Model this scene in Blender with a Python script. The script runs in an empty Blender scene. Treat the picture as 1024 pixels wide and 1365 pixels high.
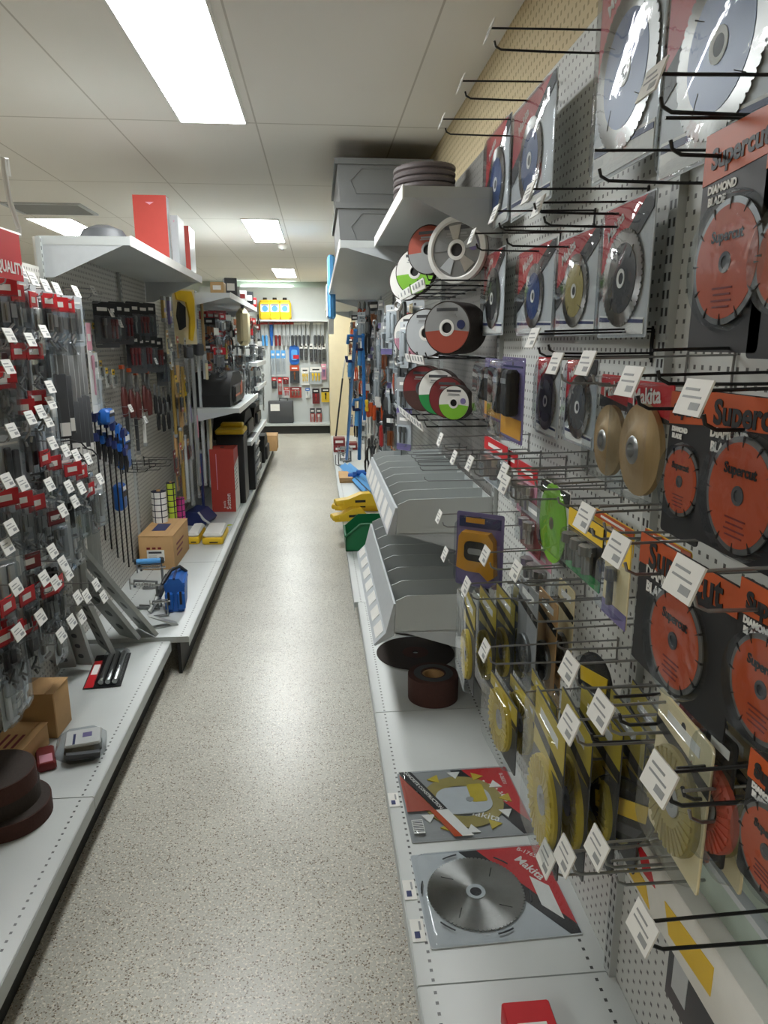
import bpy, math, random
from mathutils import Vector, Matrix
random.seed(11)
PI = math.pi
SC = bpy.context.scene
COL = SC.collection

# ------------------------------------------------------------------ camera
F, CX, CY, VX, VY, EYE = 946., 512., 682.5, 424., 458., 1.55
_p = math.atan((CY - VY) / F)
_s = -math.atan((VX - CX) * math.cos(_p) / F)
FWD = Vector((math.sin(_s)*math.cos(_p), math.cos(_s)*math.cos(_p), -math.sin(_p)))
RGT = Vector((math.cos(_s), -math.sin(_s), 0))
UP = RGT.cross(FWD)
cam_data = bpy.data.cameras.new('camera'); cam = bpy.data.objects.new('camera', cam_data); COL.objects.link(cam)
cam_data.sensor_fit = 'HORIZONTAL'; cam_data.sensor_width = 36; cam_data.lens = F/1024*36; cam_data.clip_start = .02
cam.matrix_world = Matrix(((RGT.x, UP.x, -FWD.x, 0), (RGT.y, UP.y, -FWD.y, 0), (RGT.z, UP.z, -FWD.z, EYE), (0, 0, 0, 1)))
SC.camera = cam
SC.cycles.transparent_max_bounces = 32
def ray(x, y): return RGT*((x-CX)/F) + UP*((CY-y)/F) + FWD
def onX(x, y, X): d = ray(x, y); return Vector((0, 0, EYE)) + d*(X/d.x)      # point of a sight line on the plane x = X
def onY(x, y, Y): d = ray(x, y); return Vector((0, 0, EYE)) + d*(Y/d.y)
def onZ(x, y, Z): d = ray(x, y); return Vector((0, 0, EYE)) + d*((Z-EYE)/d.z)

# ------------------------------------------------------------------ materials
def lin(c):
    c = c/255.
    return c/12.92 if c <= .04045 else ((c+.055)/1.055)**2.4
def rgb(r, g, b): return (lin(r), lin(g), lin(b), 1)
MATS = {}
def mat(name, c, rough=.5, metal=0., var=.06, scale=30, spec=.5, bump=0.):
    if name in MATS: return MATS[name]
    m = bpy.data.materials.new(name); m.use_nodes = True; MATS[name] = m
    nt = m.node_tree; n = nt.nodes; b = n['Principled BSDF']
    b.inputs['Roughness'].default_value = rough; b.inputs['Metallic'].default_value = metal
    b.inputs['Specular IOR Level'].default_value = spec
    col = rgb(*c)
    tc = n.new('ShaderNodeTexCoord'); nz = n.new('ShaderNodeTexNoise'); nz.inputs['Scale'].default_value = scale
    nz.inputs['Detail'].default_value = 4
    nt.links.new(tc.outputs['Object'], nz.inputs['Vector'])
    mx = n.new('ShaderNodeMix'); mx.data_type = 'RGBA'
    mx.inputs[6].default_value = tuple(max(0, v*(1-var)) for v in col[:3]) + (1,)
    mx.inputs[7].default_value = tuple(min(1, v*(1+var)) for v in col[:3]) + (1,)
    nt.links.new(nz.outputs['Fac'], mx.inputs[0]); nt.links.new(mx.outputs[2], b.inputs['Base Color'])
    if bump:
        bp = n.new('ShaderNodeBump'); bp.inputs['Strength'].default_value = bump; bp.inputs['Distance'].default_value = .002
        nt.links.new(nz.outputs['Fac'], bp.inputs['Height']); nt.links.new(bp.outputs['Normal'], b.inputs['Normal'])
    return m
def clear(name, tint=(240, 243, 245), gloss=.05, rough=.06):
    if name in MATS: return MATS[name]
    m = bpy.data.materials.new(name); m.use_nodes = True; MATS[name] = m
    nt = m.node_tree; n = nt.nodes; n.clear()
    out = n.new('ShaderNodeOutputMaterial'); tr = n.new('ShaderNodeBsdfTransparent'); gl = n.new('ShaderNodeBsdfGlossy')
    tr.inputs['Color'].default_value = rgb(*tint); gl.inputs['Roughness'].default_value = rough
    lw = n.new('ShaderNodeLayerWeight'); lw.inputs['Blend'].default_value = .5
    pw = n.new('ShaderNodeMath'); pw.operation = 'POWER'; pw.inputs[1].default_value = 4
    ad = n.new('ShaderNodeMath'); ad.operation = 'MULTIPLY_ADD'; ad.inputs[1].default_value = .6; ad.inputs[2].default_value = gloss; ad.use_clamp = True
    tc = n.new('ShaderNodeTexCoord'); nz = n.new('ShaderNodeTexNoise'); nz.inputs['Scale'].default_value = 25
    bp = n.new('ShaderNodeBump'); bp.inputs['Strength'].default_value = .35; bp.inputs['Distance'].default_value = .003
    L = nt.links.new
    L(tc.outputs['Object'], nz.inputs['Vector']); L(nz.outputs['Fac'], bp.inputs['Height']); L(bp.outputs['Normal'], gl.inputs['Normal'])
    mx = n.new('ShaderNodeMixShader'); L(lw.outputs['Facing'], pw.inputs[0]); L(pw.outputs[0], ad.inputs[0]); L(ad.outputs[0], mx.inputs[0])
    L(tr.outputs[0], mx.inputs[1]); L(gl.outputs[0], mx.inputs[2]); L(mx.outputs[0], out.inputs['Surface'])
    return m
def emit(name, c, s):
    m = bpy.data.materials.new(name); m.use_nodes = True; MATS[name] = m
    b = m.node_tree.nodes['Principled BSDF']; b.inputs['Base Color'].default_value = rgb(*c)
    b.inputs['Emission Color'].default_value = rgb(*c); b.inputs['Emission Strength'].default_value = s
    return m
def math_node(nt, op, a, b=None):
    nd = nt.nodes.new('ShaderNodeMath'); nd.operation = op
    for i, v in enumerate((a, b)):
        if v is None: continue
        if isinstance(v, (int, float)): nd.inputs[i].default_value = v
        else: nt.links.new(v, nd.inputs[i])
    return nd.outputs[0]
def holes_mat(name, base, hole, axes, pitch, frac, rough=.45, off=(0, 0), only=None):
    """painted metal punched with a grid of square holes; axes are the two object axes; only=(axis, centre, half) keeps a single row"""
    m = bpy.data.materials.new(name); m.use_nodes = True; MATS[name] = m
    nt = m.node_tree; n = nt.nodes; b = n['Principled BSDF']; b.inputs['Roughness'].default_value = rough
    tc = n.new('ShaderNodeTexCoord'); sp = n.new('ShaderNodeSeparateXYZ'); nt.links.new(tc.outputs['Object'], sp.inputs[0])
    fac = None
    for i, ax in enumerate(axes):
        v = math_node(nt, 'ADD', sp.outputs[ax], 50*pitch + off[i])
        v = math_node(nt, 'FRACT', math_node(nt, 'DIVIDE', v, pitch))
        v = math_node(nt, 'LESS_THAN', math_node(nt, 'ABSOLUTE', math_node(nt, 'SUBTRACT', v, .5)), frac/2)
        fac = v if fac is None else math_node(nt, 'MULTIPLY', fac, v)
    if only:
        tot = None
        for (ax, c, h) in only:
            v = math_node(nt, 'LESS_THAN', math_node(nt, 'ABSOLUTE', math_node(nt, 'SUBTRACT', math_node(nt, 'ABSOLUTE', sp.outputs[ax]), c)), h)
            tot = v if tot is None else math_node(nt, 'MAXIMUM', tot, v)
        fac = math_node(nt, 'MULTIPLY', fac, tot)
    nz = n.new('ShaderNodeTexNoise'); nz.inputs['Scale'].default_value = 6; nz.inputs['Detail'].default_value = 6
    nt.links.new(tc.outputs['Object'], nz.inputs['Vector'])
    m1 = n.new('ShaderNodeMix'); m1.data_type = 'RGBA'; c = rgb(*base)
    m1.inputs[6].default_value = tuple(v*.93 for v in c[:3])+(1,); m1.inputs[7].default_value = tuple(min(1, v*1.05) for v in c[:3])+(1,)
    nt.links.new(nz.outputs['Fac'], m1.inputs[0])
    m2 = n.new('ShaderNodeMix'); m2.data_type = 'RGBA'; m2.inputs[7].default_value = rgb(*hole)
    nt.links.new(m1.outputs[2], m2.inputs[6]); nt.links.new(fac, m2.inputs[0]); nt.links.new(m2.outputs[2], b.inputs['Base Color'])
    return m
def floor_mat():
    m = bpy.data.materials.new('speckled_vinyl'); m.use_nodes = True; nt = m.node_tree; n = nt.nodes; b = n['Principled BSDF']
    b.inputs['Roughness'].default_value = .32
    tc = n.new('ShaderNodeTexCoord'); L = nt.links.new
    def nz(scale, d=2):
        k = n.new('ShaderNodeTexNoise'); k.inputs['Scale'].default_value = scale; k.inputs['Detail'].default_value = d
        L(tc.outputs['Object'], k.inputs['Vector']); return k.outputs['Fac']
    def ramp(v, p0, p1):
        r = n.new('ShaderNodeValToRGB'); r.color_ramp.elements[0].position = p0; r.color_ramp.elements[1].position = p1
        L(v, r.inputs[0]); return r.outputs[0]
    def mixc(f, a, c):
        k = n.new('ShaderNodeMix'); k.data_type = 'RGBA'; L(f, k.inputs[0])
        if isinstance(a, tuple): k.inputs[6].default_value = a
        else: L(a, k.inputs[6])
        k.inputs[7].default_value = c; return k.outputs[2]
    c = mixc(ramp(nz(3.5, 5), .35, .7), rgb(196, 194, 183), rgb(183, 181, 171))
    c = mixc(ramp(nz(140), .56, .62), c, rgb(226, 220, 206))
    c = mixc(ramp(nz(170), .60, .65), c, rgb(150, 136, 112))
    v = n.new('ShaderNodeTexVoronoi'); v.inputs['Scale'].default_value = 130; L(tc.outputs['Object'], v.inputs['Vector'])
    dk = math_node(nt, 'MULTIPLY', math_node(nt, 'LESS_THAN', v.outputs['Distance'], .32), math_node(nt, 'GREATER_THAN', nz(40), .5))
    c = mixc(dk, c, rgb(120, 108, 92))
    L(c, b.inputs['Base Color']); return m
def ceiling_mat():
    m = bpy.data.materials.new('ceiling_tiles'); m.use_nodes = True; nt = m.node_tree; n = nt.nodes; b = n['Principled BSDF']
    b.inputs['Roughness'].default_value = .9
    tc = n.new('ShaderNodeTexCoord'); sp = n.new('ShaderNodeSeparateXYZ'); nt.links.new(tc.outputs['Object'], sp.inputs[0])
    def line(o, off, pitch, w):
        v = math_node(nt, 'FRACT', math_node(nt, 'DIVIDE', math_node(nt, 'ADD', o, 20*pitch - off + pitch/2), pitch))
        return math_node(nt, 'LESS_THAN', math_node(nt, 'ABSOLUTE', math_node(nt, 'SUBTRACT', v, .5)), w/pitch/2)
    f = math_node(nt, 'MAXIMUM', line(sp.outputs[0], -.98, .70, .008), line(sp.outputs[1], 3.86, 1.40, .012))
    nz = n.new('ShaderNodeTexNoise'); nz.inputs['Scale'].default_value = 1.3; nz.inputs['Detail'].default_value = 3
    nt.links.new(tc.outputs['Object'], nz.inputs['Vector'])
    m1 = n.new('ShaderNodeMix'); m1.data_type = 'RGBA'; m1.inputs[6].default_value = rgb(234, 231, 224); m1.inputs[7].default_value = rgb(240, 237, 231)
    nt.links.new(nz.outputs['Fac'], m1.inputs[0])
    m2 = n.new('ShaderNodeMix'); m2.data_type = 'RGBA'; m2.inputs[7].default_value = rgb(200, 195, 186)
    nt.links.new(m1.outputs[2], m2.inputs[6]); nt.links.new(f, m2.inputs[0]); nt.links.new(m2.outputs[2], b.inputs['Base Color'])
    return m

M = dict(
    grey=mat('gondola_paint', (192, 197, 196), .4, 0, .04, 8), greyd=mat('grey_plastic', (150, 152, 152), .55), dgrey=mat('dark_grey', (70, 72, 75), .5),
    lgrey=mat('light_grey', (190, 195, 198), .45), kick=mat('kick_black', (34, 34, 34), .6), white=mat('white_card', (232, 231, 226), .55),
    cream=mat('cream_card', (226, 212, 170), .6), red=mat('red_card', (196, 32, 40), .45), dred=mat('dark_red', (120, 34, 36), .5),
    red2=mat('red_print', (176, 62, 52), .5), black=mat('black_card', (26, 26, 28), .5), orange=mat('orange_print', (188, 76, 32), .42),
    rust=mat('orange_card', (188, 82, 32), .45), steel=mat('steel', (190, 190, 188), .3, 1, .1, 60), dsteel=mat('dull_steel', (130, 132, 132), .45, .8, .15, 40),
    zinc=mat('zinc_wire', (150, 150, 150), .35, .9), wire=mat('black_wire', (38, 38, 40), .35, .3), galv=mat('galvanised', (172, 175, 172), .45, .55, .14, 25),
    brass=mat('tan_disc', (172, 142, 96), .45, .3, .12), yellow=mat('yellow_card', (236, 196, 44), .45), yel2=mat('gold_disc', (200, 178, 58), .4, .1, .1),
    olive=mat('olive_disc', (160, 146, 84), .5, .1, .12), green=mat('green_card', (36, 140, 70), .45), lime=mat('lime_disc', (128, 190, 54), .4),
    dgreen=mat('green_bin', (18, 106, 62), .45), blue=mat('blue_paint', (30, 96, 180), .4), maroon=mat('maroon_grip', (92, 40, 36), .5), gold=mat('gold_bar', (176, 146, 76), .5), brick=mat('brick_print', (168, 74, 54), .5), crate=mat('crate_plastic', (112, 114, 114), .6), hose=mat('hose_rubber', (92, 84, 84), .55), lblue=mat('light_blue', (88, 160, 220), .4), navy=mat('navy', (34, 46, 96), .5),
    purple=mat('purple_card', (122, 112, 160), .5), amber=mat('amber_plastic', (222, 158, 46), .45), sky=mat('sky_blue_paint', (52, 124, 196), .4), pink=mat('pink_card', (214, 150, 168), .5), card=mat('cardboard', (196, 156, 106), .75, 0, .08, 20),
    wood=mat('tan_wood', (188, 154, 104), .6, 0, .12, 12), abras=mat('abrasive', (58, 50, 46), .9, 0, .2, 120, bump=.6), abras2=mat('abrasive_brown', (74, 46, 40), .9, 0, .2, 120, bump=.6),
    stone=mat('sharpening_stone', (168, 182, 172), .85, 0, .25, 14, bump=.4), cream_wall=mat('cream_wall', (218, 208, 178), .85, 0, .06, 9), beige=mat('beige_wall', (206, 188, 150), .85, 0, .05, 5), wallg=mat('pale_wall', (205, 214, 206), .85, 0, .03, 3),
    magenta=mat('magenta', (196, 60, 130), .6), kelly=mat('yellow_green', (190, 206, 60), .6), rubber=mat('rubber_black', (24, 24, 25), .7),
    teal=mat('blue_label', (22, 62, 122), .35), copper=mat('copper', (190, 120, 80), .35, .8),
    clear=clear('clear_plastic'), bag=clear('clear_bag', (232, 234, 236), .035, .2))
M['panel'] = holes_mat('punched_panel', (205, 207, 203), (92, 92, 90), (1, 2), .0254, .30)
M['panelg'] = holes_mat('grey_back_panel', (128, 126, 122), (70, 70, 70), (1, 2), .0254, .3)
M['panell'] = holes_mat('slotted_panel', (196, 194, 186), (120, 118, 112), (1, 2), .0254, .42)
M['wallp'] = holes_mat('patterned_wall', (212, 196, 160), (170, 154, 120), (1, 2), .03, .4, .8)
M['shelf'] = holes_mat('shelf_paint', (188, 192, 190), (50, 50, 50), (1,), .0254, .32, .38, (0,), ((0, .036, .0035), (0, .40, .0035)))
M['trunk'] = holes_mat('upright_paint', (176, 180, 178), (40, 40, 40), (2,), .03, .5, .45, (0,), ((1, .008, .004),))
def brushed():
    m = mat('brushed_blade', (150, 148, 144), .33, 1, .1, 60); nt = m.node_tree; tg = nt.nodes.new('ShaderNodeTangent'); tg.direction_type = 'RADIAL'; tg.axis = 'Y'
    b = nt.nodes['Principled BSDF']; b.inputs['Anisotropic'].default_value = .95; nt.links.new(tg.outputs[0], b.inputs['Tangent']); return m
M['brushed'] = brushed()
M['tube'] = emit('troffer_diffuser', (250, 253, 253), 13); M['tubeb'] = emit('bright_troffer_diffuser', (250, 254, 253), 20)
M['batten'] = emit('batten_tube', (232, 255, 246), 9)

# ------------------------------------------------------------------ mesh building
class MB:
    def __init__(s): s.v = []; s.f = []; s.m = []; s.ms = []; s.T = Matrix.Identity(4)
    def mi(s, m):
        if m not in s.ms: s.ms.append(m)
        return s.ms.index(m)
    def add(s, vs, fs, m):
        o = len(s.v); k = s.mi(m)
        s.v += [tuple(s.T @ Vector(v)) for v in vs]
        for f in fs: s.f.append([o+i for i in f]); s.m.append(k)
        return s
    def box(s, x0, x1, y0, y1, z0, z1, m):
        vs = [(x, y, z) for z in (z0, z1) for y in (y0, y1) for x in (x0, x1)]
        return s.add(vs, [(0, 2, 3, 1), (4, 5, 7, 6), (0, 1, 5, 4), (2, 6, 7, 3), (0, 4, 6, 2), (1, 3, 7, 5)], m)
    def bbox(s, x0, x1, y0, y1, z0, z1, m, r=.004):      # box with chamfered edges
        r = min(r, abs(x1-x0)*.45, abs(y1-y0)*.45, abs(z1-z0)*.45)
        def loop(z, i): return [(x0+i+r*a, y0+i+r*(not a), z) if 0 else p for a in (0,) for p in
            ((x0+i+r, y0+i, z), (x1-i-r, y0+i, z), (x1-i, y0+i+r, z), (x1-i, y1-i-r, z), (x1-i-r, y1-i, z), (x0+i+r, y1-i, z), (x0+i, y1-i-r, z), (x0+i, y0+i+r, z))]
        vs = loop(z0, r*.7)+loop(z0+r, 0)+loop(z1-r, 0)+loop(z1, r*.7)
        fs = [tuple(reversed(range(8))), tuple(range(24, 32))]
        for k in range(3):
            for i in range(8): j = (i+1) % 8; fs.append((k*8+i, k*8+j, k*8+8+j, k*8+8+i))
        return s.add(vs, fs, m)
    def prism(s, poly, a0, a1, m, axis='y'):              # polygon of (u, v) swept along an axis
        n = len(poly)
        def P(u, v, a): return {'y': (u, a, v), 'z': (u, v, a), 'x': (a, u, v)}[axis]
        vs = [P(u, v, a0) for u, v in poly]+[P(u, v, a1) for u, v in poly]
        fs = [tuple(range(n)), tuple(reversed(range(n, 2*n)))]+[(i, n+i, n+(i+1) % n, (i+1) % n) for i in range(n)]
        return s.add(vs, fs, m)
    def tube(s, pts, r, m, n=6, closed=False):
        pts = [Vector(p) for p in pts]; N = len(pts); vs = []; prev = None
        for i, p in enumerate(pts):
            if closed: d = (pts[(i+1) % N]-pts[i-1])
            else: d = (pts[min(i+1, N-1)]-pts[max(i-1, 0)])
            d.normalize()
            if prev is None:
                a = Vector((0, 0, 1)) if abs(d.z) < .9 else Vector((1, 0, 0)); u = d.cross(a).normalized()
            else: u = (prev - d*prev.dot(d)).normalized()
            prev = u; w = d.cross(u); rr = r[i] if isinstance(r, (list, tuple)) else r
            vs += [p+(u*math.cos(2*PI*k/n)+w*math.sin(2*PI*k/n))*rr for k in range(n)]
        fs = []
        for i in range(N if closed else N-1):
            a = i*n; b = ((i+1) % N)*n
            for k in range(n): fs.append((a+k, a+(k+1) % n, b+(k+1) % n, b+k))
        if not closed: fs += [tuple(reversed(range(n))), tuple(range((N-1)*n, N*n))]
        return s.add(vs, fs, m)
    def lathe(s, prof, m, n=32, axis='z', c=(0, 0, 0), ms=None):   # (radius, height) profile turned about an axis; ms gives a material per band
        def P(r, h, t):
            a, b = r*math.cos(t), r*math.sin(t)
            return {'z': (c[0]+a, c[1]+b, c[2]+h), 'y': (c[0]+a, c[1]+h, c[2]+b), 'x': (c[0]+h, c[1]+a, c[2]+b)}[axis]
        for k in range(len(prof)-1):
            (r0, h0), (r1, h1) = prof[k], prof[k+1]
            vs = [P(r0, h0, 2*PI*i/n) for i in range(n)]+[P(r1, h1, 2*PI*i/n) for i in range(n)]
            fs = [(i, (i+1) % n, n+(i+1) % n, n+i) for i in range(n)]
            if axis == 'y': fs = [tuple(reversed(f)) for f in fs]
            s.add(vs, fs, ms[k] if ms else m)
        return s
    def build(s, name, parent=None, loc=None, smooth=35):
        me = bpy.data.meshes.new(name); me.from_pydata(s.v, [], s.f)
        for m in s.ms: me.materials.append(m)
        me.polygons.foreach_set('material_index', s.m)
        import bmesh
        bm = bmesh.new(); bm.from_mesh(me); bmesh.ops.remove_doubles(bm, verts=bm.verts, dist=1e-6); bm.normal_update()
        bm.to_mesh(me); bm.free()
        if smooth:
            me.polygons.foreach_set('use_smooth', [True]*len(me.polygons)); me.set_sharp_from_angle(angle=math.radians(smooth))
        me.update()
        o = bpy.data.objects.new(name, me); COL.objects.link(o)
        if parent: o.parent = parent
        if loc: o.location = loc
        return o
USED = set()
def tag(o, label, cat, group=None, kind=None):
    o['label'] = label; o['category'] = cat
    if group: o['group'] = group
    if kind: o['kind'] = kind
    if label in USED and not group: print('DUPLICATE LABEL', label)
    n = len(label.split())
    if n < 4 or n > 16: print('LABEL LENGTH', n, label)
    USED.add(label); return o
def T(name, loc=(0, 0, 0), rot=0):
    o = bpy.data.objects.new(name, None); o.empty_display_size = .02; COL.objects.link(o)
    o.location = loc; o.rotation_euler = (0, 0, rot); return o
def struct(o): o['kind'] = 'structure'; return o
def copy_tree(o, parent=None):
    c = o.copy(); COL.objects.link(c)
    if parent: c.parent = parent
    for ch in o.children: copy_tree(ch, c)
    return c
PROTO = {}
def inst(key, fn, *a, **k):
    """the first call builds the thing, later ones copy it with its parts"""
    if key not in PROTO: PROTO[key] = fn(*a, **k); return PROTO[key]
    return copy_tree(PROTO[key])
RIGHT, LEFT, BACK = -PI/2, PI/2, 0      # facing the aisle from the right panel, from the left panel, and from the back wall
TXT = {}
def text(s, size, m, parent, loc, rot=0, name='lettering', sx=1, tilt=None, bold=0.0):
    key = (s, round(size, 4), m.name, sx, bold)
    if key not in TXT:
        cu = bpy.data.curves.new(name, 'FONT'); cu.body = s; cu.size = size; cu.extrude = .0003; cu.align_x = 'CENTER'; cu.align_y = 'CENTER'; cu.offset = bold; cu.resolution_u = 3
        ob = bpy.data.objects.new('tmp', cu); me = bpy.data.meshes.new_from_object(ob); bpy.data.objects.remove(ob); bpy.data.curves.remove(cu)
        me.transform(Matrix.Diagonal((sx, 1, 1, 1))); me.transform(Matrix.Rotation(PI/2, 4, 'X')); me.materials.clear(); me.materials.append(m); TXT[key] = me
    o = bpy.data.objects.new(name, TXT[key]); COL.objects.link(o); o.parent = parent; o.location = loc; o.rotation_euler = tilt or (0, rot, 0)
    return o
ORD = 'first second third fourth fifth sixth seventh eighth ninth tenth eleventh twelfth thirteenth fourteenth fifteenth sixteenth seventeenth eighteenth nineteenth twentieth'.split()
def rr(w, h, r, n=4, cx=0, cz=0):
    out = []
    for (sx, sz, a0) in ((1, 1, 0), (-1, 1, 90), (-1, -1, 180), (1, -1, 270)):
        for k in range(n+1):
            a = math.radians(a0+90*k/n); out.append((cx+sx*(w/2-r)+r*math.cos(a), cz+sz*(h/2-r)+r*math.sin(a)))
    return out
def circ(r, n=32, cx=0, cz=0): return [(cx+r*math.cos(2*PI*i/n), cz+r*math.sin(2*PI*i/n)) for i in range(n)]
# ------------------------------------------------------------------ the room
m = MB(); m.box(-6, .72, -3.2, 13.2, -.05, 0, floor_mat()); struct(m.build('floor'))
m = MB(); m.box(-6, .72, -3.2, 13.2, 2.6, 2.65, ceiling_mat()); struct(m.build('ceiling'))
m = MB(); m.box(.67, .72, -3.2, 13.1, 0, 2.6, M['wallp']); struct(m.build('wall_right'))
m = MB(); m.box(-6.05, -6, -3.2, 13.2, 0, 2.6, M['beige']); struct(m.build('wall_left'))
m = MB(); m.box(-6, .72, 13.1, 13.2, 0, 2.6, M['wallg']); struct(m.build('wall_back'))
m = MB(); m.box(-6, .72, -3.25, -3.2, 0, 2.6, M['beige']); struct(m.build('wall_front'))
m = MB(); m.box(.185, .67, 12.3, 13.1, 0, 2.6, M['cream_wall']); struct(m.build('wall_pier'))

def troffer(x0, x1, y0, y1, label, tm='tube'):
    t = T('ceiling_light', ((x0+x1)/2, (y0+y1)/2, 2.6)); a, b = (x1-x0)/2, (y1-y0)/2
    m = MB(); e = .012
    for p in ((-a-e, -a, -b-e, b+e), (a, a+e, -b-e, b+e), (-a, a, -b-e, -b), (-a, a, b, b+e)): m.box(*p, -.008, 0, M['white'])
    m.build('frame', t); m = MB(); m.box(-a, a, -b, b, -.005, -.001, M[tm]); m.build('diffuser', t)
    tag(t, label, 'ceiling light', 'ceiling lights')
troffer(-.637, -.33, 2.45, 3.85, 'long bright ceiling light above the near end of the aisle')
troffer(-.637, -.33, 6.64, 8.04, 'ceiling light halfway along the aisle, beside the smoke detector', 'tubeb')
troffer(-.637, -.33, 10.8, 12.2, 'small looking ceiling light at the far end of the aisle', 'tubeb')
troffer(-2.47, -2.1, 6.75, 8.1, 'ceiling light of the next aisle, half hidden by the grey top shelf')
troffer(-2.47, -2.1, 2.45, 3.85, 'ceiling light of the next aisle, out of view')
troffer(-2.47, -2.1, -1.75, -.35, 'ceiling light of the next aisle behind the viewpoint')
t = T('batten_light', (-.86, 13.1, 2.5)); m = MB(); m.box(-.46, .46, -.05, 0, -.01, .045, M['white']); m.build('housing', t)
m = MB(); m.tube([(-.44, -.065, -.025), (.44, -.065, -.025)], .022, M['batten'], 10); m.build('lamp_tube', t)
tag(t, 'greenish white fluorescent batten light high on the back wall', 'light')
t = T('smoke_detector', (-.365, 8.27, 2.6)); m = MB(); m.lathe([(.055, 0), (.055, -.02), (.04, -.045), (0, -.045)], M['white'], 20); m.build('body', t)
m = MB(); m.lathe([(.02, -.045), (.018, -.056), (0, -.056)], M['greyd'], 14); m.build('sensor', t)
tag(t, 'small round smoke detector on the ceiling', 'smoke detector')
t = T('ceiling_vent', (-2.1, 6.28, 2.6)); m = MB()
for p in ((-.3, .3, -.24, -.21), (-.3, .3, .21, .24), (-.3, -.27, -.21, .21), (.27, .3, -.21, .21)): m.box(*p, -.012, 0, M['lgrey'])
m.build('frame', t)
m = MB()
for k in range(9): y = -.19+k*.047; m.prism([(y, -.002), (y+.03, -.014), (y+.033, -.011), (y+.003, -.001)], -.27, .27, M['greyd'], 'x')
m.build('louvre', t); tag(t, 'grey louvred air vent in the ceiling at the upper left', 'air vent')

# ------------------------------------------------------------------ gondola bays
def bay(side, y0, y1, front, back, h, zs, label, panel):
    """side +1: the run on the right; -1: the run on the left"""
    t = T('gondola_shelving', (front, y0, 0)); L = y1-y0; D = abs(back-front); s = side; g = .002
    m = MB(); m.T = Matrix.Diagonal((s, 1, 1, 1)); m.box(D, D+.02, g, L-g, .1, h, panel); o = m.build('back_panel', t)
    m = MB(); m.T = Matrix.Diagonal((s, 1, 1, 1))
    m.prism([(.0, zs-.002), (.003, zs), (D-.001, zs), (D-.001, zs-.03), (.0, zs-.03)], g, L-g, M['shelf'])
    m.box(-.002, .0, g, L-g, zs-.048, zs-.004, M['grey'])
    m.build('base_shelf', t)
    m = MB(); m.T = Matrix.Diagonal((s, 1, 1, 1)); m.box(.04, .055, .0, L, 0, zs-.03, M['kick']); m.build('kick_plate', t)
    m = MB(); m.T = Matrix.Diagonal((s, 1, 1, 1)); m.box(D-.016, D+.004, -.016, .016, .1, h, M['trunk']); m.build('upright', t)
    return tag(t, label, 'shelving', 'gondola bays')
PR, PL = .635, -1.147
ys = [.07, 1.27, 2.47, 3.67, 4.87, 6.07, 7.27, 8.47, 9.67]
names = ['with the red box on its base shelf', 'with two flat saw blade packs on its base shelf', 'with the empty grey part trays',
         'with a green bin on its base shelf', 'with the yellow tool boxes on its base shelf', 'with blue bars lying on its base shelf', 'beyond the blue bars',
         'second beyond the blue bars', 'nearest the beige wall']
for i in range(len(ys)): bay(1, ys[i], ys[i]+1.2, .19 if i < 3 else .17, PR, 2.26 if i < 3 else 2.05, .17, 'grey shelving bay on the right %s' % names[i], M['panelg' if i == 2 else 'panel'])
yl = [.83, 2.03, 3.23, 4.43, 5.63, 6.83, 8.03, 9.23]
names = ['with the abrasive rolls on its base shelf', 'with small cardboard boxes on its base shelf', 'with the large carton and clamps on its base shelf', 'with the red tall box on its base shelf',
         'with the black tool bag shelf', 'with black cases on its shelves', 'past the black cases', 'last before the back wall']
for i in range(len(yl)): bay(-1, yl[i], yl[i]+1.2, -.73 if i < 2 else -.645, PL, 1.86 if i < 2 else 1.98, .19 if i > 1 else .17, 'grey shelving bay on the left %s' % names[i], M['panell'])
def shelf(side, y0, y1, front, back, z, label, th=.035, brk=.12, kind='display_shelf'):
    t = T(kind, (front, y0, z)); L = y1-y0; D = abs(back-front); S = Matrix.Diagonal((side, 1, 1, 1))
    m = MB(); m.T = S; m.box(0, D, .003, L-.003, -th, 0, M['grey']); m.build('shelf_board', t)
    for k, y in enumerate((.004, L-.008)):
        m = MB(); m.T = S; m.prism([(.03, -th), (D-.002, -th), (D-.002, -th-brk), (D-.05, -th-brk)], y, y+.004, M['lgrey']); m.build('bracket', t)
    m = MB(); m.T = S; m.box(-.006, 0, .003, L-.003, -th-.004, .004, M['white']); m.build('price_strip', t)
    return tag(t, label, 'shelf')
shelf(1, 2.47, 3.67, .29, PR, 2.05, 'grey top shelf carrying the ribbed hose coil')
shelf(1, 3.67, 7.9, .12, PR, 2.04, 'long grey top shelf carrying the big grey crates')
shelf(1, 7.9, 10.87, .12, PR, 2.04, 'grey top shelf nearest the beige wall, beyond the crates')
shelf(-1, 3.23, 5.1, -.775, PL, 1.985, 'broad grey top shelf carrying the red upright boxes', brk=.13)
shelf(-1, 5.63, 8.0, -.65, PL, 1.92, 'grey top shelf carrying small boxes near the back wall', brk=.1)
shelf(-1, 5.63, 7.35, -.62, PL, 1.06, 'grey shelf carrying the black tool bag', brk=.1)
shelf(-1, 6.45, 8.4, -.62, PL, .69, 'lower grey shelf over the black tool cases', brk=.1)
shelf(-1, 7.4, 8.6, -.62, PL, 1.12, 'grey shelf of loose steel tools beyond the black bag', brk=.1)
shelf(-1, 7.4, 8.6, -.62, PL, 1.36, 'wire edged grey shelf above the loose steel tools', brk=.08)

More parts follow.
